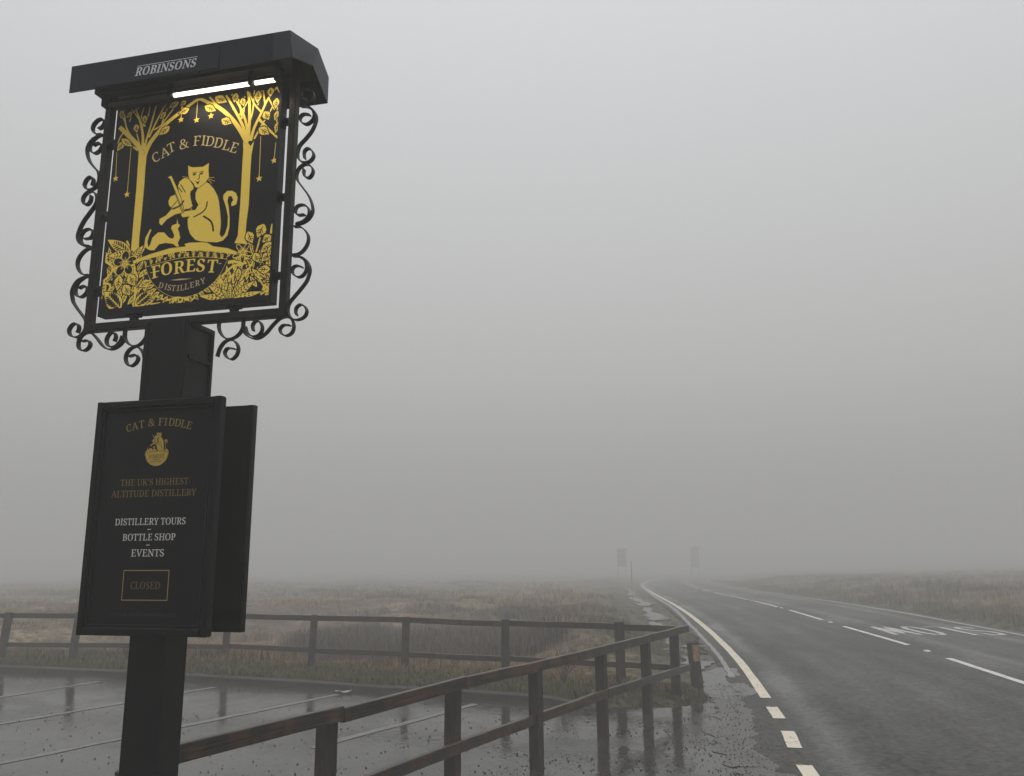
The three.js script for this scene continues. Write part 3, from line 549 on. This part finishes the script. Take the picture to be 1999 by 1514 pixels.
function leaf(x, w, x0, y0, x1, y1, fill, dark, edge = true) {   // toothed leaf with a dark vein
  x.save(); x.translate(x0, y0); x.rotate(Math.atan2(y1 - y0, x1 - x0)); const L = Math.hypot(x1 - x0, y1 - y0), h = w / 2;
  const side = (s) => { const o = []; for (let i = 0; i <= 10; i++) { const f = i / 10; o.push([f * L, s * (h * Math.pow(Math.sin(Math.PI * Math.pow(f, 0.8)), 1.15) * (i % 2 ? 1.04 : 0.88))]); } return o; };
  x.beginPath(); [...side(-1), ...side(1).reverse()].forEach(([u, v], i) => i ? x.lineTo(u, v) : x.moveTo(u, v)); x.closePath(); x.fillStyle = fill;
  if (edge) { x.strokeStyle = dark; x.lineWidth = 8; x.stroke(); } x.fill();
  x.strokeStyle = dark; x.lineWidth = Math.max(2.2, w * 0.07); x.lineCap = 'round'; x.beginPath(); x.moveTo(L * 0.2, 0); x.lineTo(L * 0.78, 0);
  for (const f of [0.38, 0.56]) { x.moveTo(f * L, 0); x.lineTo(f * L + h * 0.45, -h * 0.5); x.moveTo(f * L, 0); x.lineTo(f * L + h * 0.45, h * 0.5); } x.stroke(); x.restore();
}
function fan(x, w, x0, y0, x1, y1, fill, dark) {   // big leaf cut by many dark slits
  x.save(); x.translate(x0, y0); x.rotate(Math.atan2(y1 - y0, x1 - x0)); const L = Math.hypot(x1 - x0, y1 - y0), h = w / 2;
  x.beginPath(); x.moveTo(0, 0); x.quadraticCurveTo(L * 0.3, -h * 1.5, L, 0); x.quadraticCurveTo(L * 0.3, h * 1.5, 0, 0); x.fillStyle = fill; x.strokeStyle = dark; x.lineWidth = 6; x.stroke(); x.fill(); x.fillStyle = dark;
  const n = w > 60 ? 7 : 5;
  for (let i = 0; i < n; i++) for (const s of [-1, 1]) { const f = 0.1 + 0.68 * i / n, r = h * 0.86 * Math.sin(Math.PI * Math.min(1, f + 0.15)); x.beginPath(); x.moveTo(f * L, s * 2); x.quadraticCurveTo(f * L + r * 0.3, s * r * 0.65, f * L + r * 0.75, s * r * 0.78); x.quadraticCurveTo(f * L + r * 0.6, s * r * 0.3, f * L + L * 0.05, s * 2.2); x.fill(); }
  x.restore();
}
function star(x, cx, cy, r, fill) { x.beginPath(); for (let i = 0; i < 10; i++) { const a = -Math.PI / 2 + i * Math.PI / 5 - 0.1, q = i % 2 ? r * 0.42 : r; x.lineTo(cx + Math.cos(a) * q, cy + Math.sin(a) * q); } x.closePath(); x.fillStyle = fill; x.fill(); }
function glyph(x, ch, cx, cy, h, ang, fill, font = 'serif', sx = 1, weight = 'bold') { x.save(); x.translate(cx, cy); x.rotate(ang); x.scale(sx, 1); x.font = weight + ' ' + h / 0.68 + 'px ' + font; x.textAlign = 'center'; x.textBaseline = 'alphabetic'; x.fillStyle = fill; x.fillText(ch, 0, h / 2); x.restore(); }
function figure(x, G, K) {   // the fiddling cat, its listener, the branch they sit on
  const A = ART;
  x.lineJoin = 'round';
  const solid = (a) => { poly(x, a); x.fillStyle = G; x.fill(); };
  const line = (a, w) => { curve(x, a); x.strokeStyle = K; x.lineWidth = w; x.lineCap = 'round'; x.stroke(); };
  solid(A.band);
  solid(A.body); x.strokeStyle = K; x.lineWidth = 5; poly(x, A.fiddle); x.stroke(); solid(A.fiddle); poly(x, A.gap); x.fillStyle = K; x.fill();
  poly(x, A.head); x.strokeStyle = K; x.lineWidth = 5; x.stroke(); solid(A.head); poly(x, A.bow); x.strokeStyle = K; x.lineWidth = 5; x.stroke(); solid(A.bow); line(A.bowline, 3);
  for (let i = 0; i < 4; i += 2) { const cx = A.eyes[i], cy = A.eyes[i + 1]; x.fillStyle = K; x.beginPath(); x.ellipse(cx, cy, 8.5, 5.5, -0.2, 0, 7); x.fill(); x.fillStyle = G; x.beginPath(); x.arc(cx + 2, cy - 1, 2, 0, 7); x.fill(); x.strokeStyle = K; x.lineWidth = 2.5; x.beginPath(); x.moveTo(cx - 12, cy - 6); x.quadraticCurveTo(cx, cy - 14, cx + 11, cy - 8); x.stroke(); }
  line(A.nose, 4); poly(x, A.mouth); x.fillStyle = K; x.fill();
  x.strokeStyle = G; x.lineWidth = 2.5; for (let i = 0; i < A.whisk.length; i += 4) { x.beginPath(); x.moveTo(A.whisk[i], A.whisk[i + 1]); x.lineTo(A.whisk[i + 2], A.whisk[i + 3]); x.stroke(); }
  line(A.dark1, 6); line(A.dark2, 8); line(A.dark3, 9); line(A.dark4, 8); line(A.dark5, 4); line(A.dark6, 4); line(A.dark7, 4); line(A.dark8, 5);
  solid(A.mouse);
}
function drawBoard() {
  const S = 1.3, [c, x] = canvas(Math.round(842 * S), Math.round(1026 * S)), A = ART, G = GOLD, K = BLACK;
  x.scale(S, S); x.fillStyle = K; x.fillRect(0, 0, 842, 1026);
  x.translate(12, 13); x.save(); x.beginPath(); x.rect(0, 0, 820, 982); x.clip();
  x.fillStyle = G; for (const [a, b, ...p] of BRANCHES) taper(x, a * 1.05, b * 1.05, p);
  poly(x, A.trunkL); x.fill(); poly(x, A.trunkR); x.fill();
  // undergrowth left and right: a thicket of small pointed leaves behind the big ones
  seed = 77;
  for (let i = 0; i < 150; i++) {
    const left = rnd() < 0.45, px = left ? rr(-5, 235) : rr(575, 825), top = left ? 720 + 60 * Math.abs(px / 235 - 0.3) : 940 - (px - 575) * 1.08, py = rr(Math.min(top, 930), 985), a = -Math.PI / 2 + rr(-1.1, 1.1), L = rr(44, 88);
    if (Math.hypot((px - 408) / 215, (py - 800) / 165) < 1) continue;
    leaf(x, L * 0.33, px, py, px + Math.cos(a) * L, py + Math.sin(a) * L, G, K);
  }
  x.fillStyle = G; for (const [a, b, ...p] of BRANCHES.slice(34)) taper(x, a, b, p);
  for (const [w, ...p] of FANS) fan(x, w, ...p, G, K);
  for (const [w, ...p] of LEAVES) leaf(x, w, ...p, G, K);
  for (let i = 0; i < 16; i++) { const a = Math.PI * (0.08 + 0.84 * i / 15); leaf(x, 20, 400 + Math.cos(a) * 150, 840 + Math.sin(a) * 118, 400 + Math.cos(a) * 205, 842 + Math.sin(a) * 148, G, K, false); }
  // leaves and petals between branch and bowl
  for (let i = 0; i < 14; i++) { const f = i / 13, px = lerp(235, 610, f), py = 792 - 34 * Math.sin(Math.PI * (f * 0.9 + 0.1)); leaf(x, 19, px, py, px + (i % 2 ? 22 : -20), py - 34, G, K, false); }
  x.strokeStyle = G; x.lineWidth = 3; for (let i = 0; i < A.strings.length; i += 4) { x.beginPath(); x.moveTo(A.strings[i], A.strings[i + 1]); x.lineTo(A.strings[i + 2], A.strings[i + 3]); x.stroke(); }
  for (let i = 0; i < A.stars.length; i += 2) star(x, A.stars[i], A.stars[i + 1], 18, G);
  // flowers: dark petals with gilt edges and rays
  for (let f = 0; f < 2; f++) {
    const cx = A.flowers[f * 2], cy = A.flowers[f * 2 + 1], r = f ? 46 : 58;
    for (let i = 0; i < 5; i++) { const a = i * 1.2566 - 1.57 + f * 0.6; x.fillStyle = K; x.strokeStyle = G; x.lineWidth = 4; x.beginPath(); x.ellipse(cx + Math.cos(a) * r * 0.62, cy + Math.sin(a) * r * 0.62, r * 0.44, r * (f ? 0.2 : 0.34), a, 0, 7); x.fill(); x.stroke(); }
    x.lineWidth = 3; for (let i = 0; i < 20; i++) { const a = i * 0.314; x.beginPath(); x.moveTo(cx, cy); x.lineTo(cx + Math.cos(a) * r * (i % 2 ? 0.55 : 0.42), cy + Math.sin(a) * r * (i % 2 ? 0.55 : 0.42)); x.stroke(); }
    x.fillStyle = G; x.beginPath(); x.arc(cx, cy, r * 0.2, 0, 7); x.fill(); x.fillStyle = K; for (let i = 0; i < 6; i++) { x.beginPath(); x.arc(cx + Math.cos(i * 1.05) * r * 0.12, cy + Math.sin(i * 1.05) * r * 0.12, 2, 0, 7); x.fill(); }
  }
  // clear arch behind the figures
  figure(x, G, K);
  poly(x, A.bowl); x.fillStyle = K; x.strokeStyle = K; x.lineWidth = 4; x.fill();
  { x.save(); poly(x, A.bowl); x.clip(); for (let i = 0; i < 18; i++) { const f = i / 17, px = lerp(215, 610, f), py = 800 - 40 * Math.sin(Math.PI * (0.12 + 0.85 * f)); fan(x, 22, px, py + 12, px + (i % 3 - 1) * 24, py - 34, G, K); } x.restore(); }
  poly(x, [...A.rim, 612, 807, 592, 854, 562, 896, 527, 923, 481, 946, 434, 954, 372, 952, 327, 935, 285, 908, 242, 864, 215, 811]); x.fillStyle = K; x.fill();
  curve(x, A.rim); x.strokeStyle = G; x.lineWidth = 2.5; x.stroke();
  curve(x, [203, 771, 215, 811, 242, 866, 285, 911, 327, 939, 372, 956, 434, 958, 481, 950, 527, 927, 562, 900, 592, 857, 612, 807]); x.lineWidth = 2; x.stroke();
  'FOREST'.split('').forEach((ch, i) => glyph(x, ch, A.forest[i * 2], A.forest[i * 2 + 1], 56, [-0.16, -0.1, -0.05, 0, 0.05, 0.1][i], G, 'serif', 0.98));
  poly(x, A.dashm); x.fillStyle = '#d7b98a'; x.fill();
  'DISTILLERY'.split('').forEach((ch, i) => glyph(x, ch, A.dist[i * 2], A.dist[i * 2 + 1], 25, [0.24, 0.2, 0.14, 0.1, 0.05, 0, -0.05, -0.1, -0.14, -0.2][i], '#d8bd8c', 'serif', 1.0, ''));
  x.strokeStyle = G; x.lineWidth = 3; for (const [a, b, d] of [[238, 829, 250], [575, 818, 587]]) { x.beginPath(); x.moveTo(a, b); x.lineTo(d, b); x.stroke(); }
  'CAT&FIDDLE'.split('').forEach((ch, i) => glyph(x, ch, A.letters[i * 2], A.letters[i * 2 + 1], 46, [-0.42, -0.36, -0.3, -0.16, 0.02, 0.09, 0.15, 0.22, 0.29, 0.35][i], '#e3c785', 'serif', 1.0, ''));
  x.restore();
  return c;
}
function drawNotice() {   // 577 x 925 mm
  const S = 1.5, [c, x] = canvas(Math.round(577 * S), Math.round(925 * S)), W = '#d2d0cb';
  x.scale(S, S); x.fillStyle = '#0f0f11'; x.fillRect(0, 0, 577, 925);
  const text = (s, cx, cy, h, w, fill, weight = '', font = 'serif') => { x.save(); x.font = weight + ' ' + h / 0.68 + 'px ' + font; const m = x.measureText(s).width; x.translate(cx, cy + h / 2); x.scale(w / m, 1); x.textAlign = 'center'; x.fillStyle = fill; x.fillText(s, 0, 0); x.restore(); };
  'CAT&FIDDLE'.split('').forEach((ch, i) => { const u = [150, 179, 210, 256, 299, 322, 349, 378, 405, 431][i], f = (u - 290) / 142; glyph(x, ch, u, 91 + 20 * f * f, 29, f * 0.24, '#94804a', 'serif', 1.0, ''); });
  // small round emblem
  x.save(); x.translate(292, 214); x.fillStyle = '#a88f45'; x.beginPath(); x.arc(0, 3, 53, 0.03, Math.PI - 0.03); x.lineTo(-53, -4); for (let i = 0; i <= 12; i++) x.lineTo(-53 + i * 8.83, i % 2 ? -13 : -3); x.closePath(); x.fill();
  x.save(); x.scale(0.205, 0.205); x.translate(-425, -725); figure(x, '#a88f45', '#0f0f11'); x.restore();
  x.fillStyle = '#0f0f11'; for (let i = 0; i < 9; i++) { x.beginPath(); x.ellipse(-44 + i * 11, -1 - Math.sin(i / 8 * 3.14) * 3, 3.4, 1.6, 0.6 * (i % 2 ? 1 : -1), 0, 7); x.fill(); }
  x.restore(); text('FOREST', 292, 232, 14, 70, '#0f0f11'); x.fillStyle = '#0f0f11'; x.fillRect(278, 243, 28, 1.5); text('DISTILLERY', 292, 252, 6, 50, '#0f0f11');
  text('THE UK’S HIGHEST', 290, 334, 25, 312, '#806d43'); text('ALTITUDE DISTILLERY', 290, 379, 25, 388, '#806d43');
  text('DISTILLERY TOURS', 286, 490, 25, 323, W); text('BOTTLE SHOP', 286, 551, 25, 241, W); text('EVENTS', 286, 612, 26, 151, W);
  x.fillStyle = W; x.fillRect(277, 519, 16, 3); x.fillRect(277, 580, 16, 3);
  x.strokeStyle = '#93815a'; x.lineWidth = 3.5; x.strokeRect(186, 679, 203, 113); text('CLOSED', 287, 736, 26, 134, '#6d5e40');
  text('Book at: theforestdistillery.com', 290, 845, 14, 292, '#3a3a3c', '', 'sans-serif');
  return c;
}
function drawBrand() { const [c, x] = canvas(820, 150); x.fillStyle = '#1d2027'; x.fillRect(0, 0, 820, 150); x.fillStyle = '#c4c6c8'; x.font = 'italic bold 74px serif'; const m = x.measureText('ROBINSONS').width; x.save(); x.translate(270, 116); x.scale(402 / m, 1.08); x.fillText('ROBINSONS', 0, 0); x.restore(); x.fillRect(286, 47, 396, 4); return c; }
const print = (c) => { const t = new THREE.CanvasTexture(c); t.colorSpace = THREE.SRGBColorSpace; t.anisotropy = 8; return t; };
{
  const MID = 0.0935, yaw = THREE.MathUtils.degToRad(13.565), C = (u) => u - MID;
  const sign = thing('pub_sign', 'tall black and gold pub sign on a post, with scrollwork, a lamp and notice boards', 'pub sign', [-1.5018 + MID * Math.cos(yaw), 0, -3.45 + MID * Math.sin(yaw)], -yaw);
  const grime = tex(256, 256, (u, v) => 0.7 + 0.5 * (fbm(u * 8, v * 8, 901, 4, 8, 8) - 0.5) + 0.3 * (fbm(u * 60, v * 60, 907, 2, 60, 60) - 0.5), false);
  const dull = (o) => new THREE.MeshPhysicalMaterial({ side: THREE.DoubleSide, metalness: 0, specularIntensity: 0.22, ...o });
  const black = dull({ color: rgb(0.0045, 0.0045, 0.0052), roughness: 0.62, roughnessMap: grime }), iron = dull({ color: rgb(0.008, 0.0078, 0.0082), roughness: 0.6, roughnessMap: grime }), hood = dull({ color: rgb(0.011, 0.0135, 0.02), roughness: 0.5, roughnessMap: grime }), hood2 = dull({ color: rgb(0.03, 0.0325, 0.037), roughness: 0.5, roughnessMap: grime });
  const B = (name, u0, u1, v0, v1, d0, d1, mat, parent = sign, c = 0.003) => {
    const L = v1 - v0, g = bar(L, d1 - d0, u1 - u0, { c, segs: 4 }).rotateZ(Math.PI / 2).translate(C((u0 + u1) / 2), v0, (d0 + d1) / 2); return mesh(name, g, mat, parent);
  };
  const rust = tex(256, 256, (u, v) => { const p = smooth(fbm(u * 4, v * 4, 921, 4, 4, 4), 0.5, 0.7), f = 0.7 + 0.6 * fbm(u * 40, v * 40, 925, 2, 40, 40); return [f * lerp(0.008, 0.034, p), f * lerp(0.0078, 0.017, p), f * lerp(0.0082, 0.01, p)]; }, true, [2, 2]);
  const frameIron = dull({ map: rust, roughness: 0.6, roughnessMap: grime });
  // post: lower shaft, cladded head with edge battens and a cross bar on the side
  B('post', 0.018, 0.182, -0.1, 1.6, -0.062, 0.085, black, sign, 0.006);
  const head = B('post_head', -0.008, 0.176, 1.55, 2.632, -0.082, 0.094, black, sign, 0.004);
  B('batten', -0.02, 0.0, 2.2, 2.628, 0.08, 0.1, black, head); B('batten', 0.166, 0.186, 2.2, 2.628, 0.08, 0.1, black, head); B('batten', 0.166, 0.186, 2.2, 2.628, -0.098, -0.078, black, head); B('batten', -0.02, 0.0, 2.2, 2.628, -0.098, -0.078, black, head);
  mesh('cross_bar', box(0.014, 0.014, 0.156, C(0.181), 2.475, 0.001), black, head); mesh('cross_bar', box(0.014, 0.02, 0.156, C(0.181), 2.618, 0.001), black, head);
  // square-tube frame
  B('frame_bar', -0.398, -0.366, 2.637, 3.82, -0.02, 0.02, frameIron); B('frame_bar', 0.552, 0.583, 2.637, 3.82, -0.02, 0.02, frameIron);
  mesh('frame_bar', bar(0.918, 0.04, 0.036, { c: 0.003, segs: 6 }).translate(C(-0.366), 2.655, 0), frameIron, sign);
  mesh('frame_bar', bar(0.918, 0.04, 0.036, { c: 0.003, segs: 6 }).translate(C(-0.366), 3.74, 0), iron, sign);
  // board with the painted art on both faces
  const board = mesh('board', box(0.842, 1.006, 0.044, C(0.097), 3.2025, 0), black, sign);
  const artMat = dull({ map: print(drawBoard()), roughness: 0.5 });
  mesh('painted_face', box(0.842, 1.006, 0.003, C(0.097), 3.2025, 0.0238), [black, black, black, black, artMat, artMat], board);
  mesh('painted_face', box(0.842, 1.006, 0.003, 0, 0, 0), [black, black, black, black, artMat, artMat], board).position.set(C(0.097), 3.2025, -0.0238); board.children[1].rotation.y = Math.PI;
  for (const v of [3.53, 3.175, 2.82]) for (const s of [-1, 1]) { const cu = 0.0935 + s * 0.443; mesh('bracket', mergeGeometries([box(0.05, 0.03, 0.018, C(cu), v, 0), box(0.014, 0.05, 0.03, C(cu - s * 0.018), v, 0), new THREE.CylinderGeometry(0.008, 0.008, 0.05, 6).rotateX(Math.PI / 2).translate(C(cu), v, 0.012)]), iron, sign); }
  for (const u of [-0.155, 0.335]) mesh('bracket', mergeGeometries([box(0.034, 0.05, 0.018, C(u), 2.69, 0), box(0.058, 0.02, 0.03, C(u), 2.701, 0)]), iron, sign);
  // scrollwork: flat iron bent into scrolls, the same on both sides
  const SCROLLS = [
    [[508, 3598], [544, 3603], [565, 3627], [563, 3652], [538, 3676], [514, 3676], [504, 3660], [511, 3640], [533, 3628]],
    [[506, 3596], [535, 3590], [560, 3571], [572, 3543], [565, 3520], [539, 3505], [514, 3517], [505, 3538], [517, 3554], [534, 3554], [553, 3547]],
    [[550, 3585], [573, 3562], [584, 3534], [579, 3501], [563, 3467], [538, 3437], [510, 3407], [502, 3374], [505, 3352], [521, 3331], [543, 3324], [566, 3330], [579, 3352], [567, 3380], [549, 3389], [535, 3379], [533, 3363], [537, 3343]],
    [[536, 3295], [536, 3272], [545, 3256], [563, 3251], [578, 3270], [577, 3291], [560, 3311], [538, 3316], [515, 3303], [503, 3279], [506, 3250], [532, 3212], [562, 3171], [580, 3132], [586, 3096], [572, 3066], [544, 3048], [511, 3042]],
    [[514, 3047], [546, 3055], [567, 3076], [569, 3101], [555, 3123], [531, 3130], [510, 3123], [505, 3103], [516, 3086], [550, 3084]],
    [[503, 3034], [530, 3031], [555, 3012], [570, 2987], [572, 2965], [564, 2940], [546, 2918], [528, 2909], [504, 2908]],
    [[502, 2902], [534, 2897], [561, 2884], [579, 2859], [586, 2832], [580, 2804], [574, 2787], [549, 2754], [519, 2721], [497, 2693], [493, 2663], [502, 2640], [524, 2622], [548, 2621], [571, 2632], [580, 2654], [569, 2676], [550, 2685], [532, 2673], [529, 2656], [535, 2640]],
    [[533, 2895], [558, 2878], [569, 2851], [566, 2827], [552, 2810], [533, 2806], [512, 2819], [504, 2836], [510, 2853], [527, 2857], [551, 2848]],
    [[507, 2599], [475, 2601], [461, 2584], [472, 2563], [494, 2555], [517, 2567], [524, 2594], [514, 2622], [489, 2636], [458, 2631], [428, 2606], [398, 2573], [372, 2556], [348, 2552], [321, 2561], [298, 2580], [290, 2606], [289, 2639]],
    [[338, 2587], [333, 2610], [344, 2627], [363, 2626], [378, 2604], [376, 2580], [358, 2564], [331, 2565], [309, 2584], [299, 2610]],
    [[288, 2636], [286, 2601], [269, 2575], [240, 2560], [213, 2562], [187, 2583], [174, 2612], [173, 2640]],
    [[175, 2486], [187, 2525], [208, 2549], [232, 2556], [259, 2543], [273, 2515], [265, 2485], [244, 2470], [221, 2481], [210, 2501], [221, 2519], [258, 2514]],
  ];
  for (const s of [1, -1]) for (const pts of SCROLLS) {
    const cv = new THREE.CatmullRomCurve3(pts.map(([a, b]) => new THREE.Vector3(s * a / 1000, b / 1000, 0)), false, 'centripetal'), N = pts.length * 7, P = cv.getSpacedPoints(N), pos = [], idx = [];
    P.forEach((p, i) => {
      const q = P[Math.min(i + 1, N)], o = P[Math.max(i - 1, 0)], l = Math.hypot(q.x - o.x, q.y - o.y) || 1, nx = -(q.y - o.y) / l * 0.0026, ny = (q.x - o.x) / l * 0.0026, h = 0.0115;
      pos.push(p.x + nx, p.y + ny, h, p.x - nx, p.y - ny, h, p.x - nx, p.y - ny, -h, p.x + nx, p.y + ny, -h);
      if (i) for (let k = 0; k < 4; k++) { const a = (i - 1) * 4 + k, b = (i - 1) * 4 + (k + 1) % 4; idx.push(a, b, a + 4, b, b + 4, a + 4); }
    });
    idx.push(0, 1, 2, 0, 2, 3, N * 4, N * 4 + 2, N * 4 + 1, N * 4, N * 4 + 3, N * 4 + 2);
    let g = new THREE.BufferGeometry(); g.setAttribute('position', new THREE.Float32BufferAttribute(pos, 3)); g.setIndex(idx); g = g.toNonIndexed(); g.computeVertexNormals();
    mesh('scroll', g, iron, sign);
  }
  // hood over the board: fascias, bent right-hand end, shallow roof
  const quad = (name, pts, mat, t = 0.006) => {   // thin slab from a planar outline of [u, v, d]
    const P = pts.map(([u, v, d]) => new THREE.Vector3(C(u), v, d)), n = new THREE.Vector3().crossVectors(P[1].clone().sub(P[0]), P[2].clone().sub(P[0])).normalize().multiplyScalar(t / 2), pos = [], k = P.length, idx = [];
    P.forEach((p) => pos.push(...p.clone().add(n).toArray())); P.forEach((p) => pos.push(...p.clone().sub(n).toArray()));
    for (let i = 1; i < k - 1; i++) { idx.push(0, i, i + 1, k, k + i + 1, k + i); }
    for (let i = 0; i < k; i++) { const j = (i + 1) % k; idx.push(i, k + i, j, j, k + i, k + j); }
    let g = new THREE.BufferGeometry(); g.setAttribute('position', new THREE.Float32BufferAttribute(pos, 3)); g.setIndex(idx); g = g.toNonIndexed(); g.computeVertexNormals();
    g.setAttribute('uv', new THREE.Float32BufferAttribute(new Float32Array(g.attributes.position.count * 2).map((_, i) => g.attributes.position.array[(i >> 1) * 3 + (i & 1)]), 2));
    return mesh(name, g, mat, sign);
  };
  const l = -0.444, r = 0.637, rb = 0.66, f = 0.19, b = -0.17, t0 = 3.704, t1 = 3.834, rv = 0.055;
  const fascia = quad('fascia', [[l, t0, f], [0.56, t0, f], [0.56, t1, f], [l, t1, f]], hood);
  quad('fascia', [[0.562, t0, f], [rb, t0, f], [r, t1, f], [0.562, t1, f]], hood2);
  quad('fascia', [[l, t0, b], [r, t0, b], [r, t1, b], [l, t1, b]], hood);
  quad('end_plate', [[r + 0.012, t0 + 0.005, f], [r + 0.014, t0 + 0.075, 0.01], [r + 0.014, t1 + rv, -0.03], [r, t1, f]], hood2);
  quad('end_plate', [[r + 0.014, t0 + 0.075, 0.01], [r, t0, b], [r, t1, b], [r + 0.014, t1 + rv, -0.03]], hood2);
  quad('end_plate', [[l, t1 - 0.02, f], [l, t1 + rv - 0.03, 0.01], [l, t1 - 0.02, b], [l, t1, b], [l, t1 + rv, 0.01], [l, t1, f]], hood);
  quad('roof_sheet', [[l, t1, f - 0.004], [r, t1, f - 0.004], [r, t1 + rv, -0.01], [l, t1 + rv, -0.01]], hood);
  quad('roof_sheet', [[l, t1 + rv, -0.01], [r, t1 + rv, -0.01], [r, t1, b + 0.004], [l, t1, b + 0.004]], hood);
  mesh('soffit', box(1.04, 0.004, 0.335, C(0.0965), t1 - 0.012, 0.01), std({ color: rgb(0.05, 0.045, 0.035), roughness: 0.6, roughnessMap: grime }), sign);
  // maker's name panel on the front fascia
  mesh('name_panel', box(0.62, 0.105, 0.004, C(0.0), t0 + 0.055, f + 0.0055), [hood, hood, hood, hood, dull({ map: print(drawBrand()), roughness: 0.5 }), hood], fascia);
  // strip lamp under the hood: lit on the right, dark tube on the left
  const lampMat = std({ color: rgb(0.9, 0.9, 0.88), emissive: rgb(1, 0.93, 0.78), emissiveIntensity: 2.6, roughness: 0.4 });
  const fit = mesh('lamp_fitting', mergeGeometries([box(0.92, 0.03, 0.05, C(0.09), 3.742, 0.1), box(0.02, 0.075, 0.035, C(0.412), 3.705, 0.095), box(0.02, 0.07, 0.035, C(0.535), 3.705, 0.095), box(0.02, 0.07, 0.035, C(0.01), 3.705, 0.095), box(0.02, 0.07, 0.035, C(-0.33), 3.705, 0.095)]), black, sign);
  const tube = (u0, u1, m, n) => mesh(n, new THREE.CylinderGeometry(0.0095, 0.0095, u1 - u0, 16).rotateZ(Math.PI / 2).translate(C((u0 + u1) / 2), 3.682, 0.09), m, fit);
  tube(0.022, 0.4, lampMat, 'lamp_tube'); tube(0.424, 0.522, lampMat, 'lamp_tube'); tube(-0.318, -0.002, std({ color: rgb(0.03, 0.03, 0.03), roughness: 0.3 }), 'dark_tube').userData.label = 'unlit tube';
  const area = new THREE.RectAreaLight(new THREE.Color(1, 0.9, 0.7), 30, 0.5, 0.02); area.name = 'lamp_light'; area.position.set(C(0.27), 3.667, 0.09); area.rotation.set(-Math.PI / 2 + 0.0, 0, 0); sign.add(area);
  // two poster cases back to back
  const noticeMat = dull({ map: print(drawNotice()), roughness: 0.42 });
  for (const s of [1, -1]) {
    const g = new THREE.Group(); g.name = 'notice_board'; sign.add(g); g.position.set(C(0.098), 1.3625, s > 0 ? 0.104 : -0.088); if (s < 0) g.rotation.y = Math.PI;
    g.userData.label = s > 0 ? 'black notice board with gold and white lettering, facing the viewer' : 'second black notice board on the back of the post';
    const w = 0.577, h = 0.926, cx = s > 0 ? 0.001 : -0.017;
    mesh('case', box(w - 0.004, h - 0.004, 0.02, cx, h / 2, 0.0), black, g);
    const face = mesh('printed_panel', box(w - 0.03, h - 0.03, 0.004, cx, h / 2, 0.0122), [black, black, black, black, s > 0 ? noticeMat : black, black], g);
    if (s > 0) { const uv = face.geometry.attributes.uv; for (let i = 16; i < 20; i++) uv.setXY(i, 0.026 + uv.getX(i) * 0.948, 0.016 + uv.getY(i) * 0.968); }
    for (const q of [-1, 1]) { mesh('moulding', bar(h, 0.036, 0.03, { c: 0.005, segs: 2 }).rotateZ(Math.PI / 2).translate(cx + q * (w / 2 - 0.015), 0, 0.012), black, g); mesh('moulding', bar(w - 0.06, 0.036, 0.03, { c: 0.005, segs: 2 }).translate(cx - w / 2 + 0.03, q > 0 ? h - 0.015 : 0.015, 0.012), black, g); mesh('inner_bead', bar(w - 0.076, 0.01, 0.01, { c: 0.002, segs: 2 }).translate(cx - w / 2 + 0.038, q > 0 ? h - 0.037 : 0.037, 0.018), black, g); mesh('inner_bead', bar(h - 0.084, 0.01, 0.01, { c: 0.002, segs: 2 }).rotateZ(Math.PI / 2).translate(cx + q * (w / 2 - 0.037), 0.042, 0.018), black, g); }
  }
}

renderer.render(scene, camera);
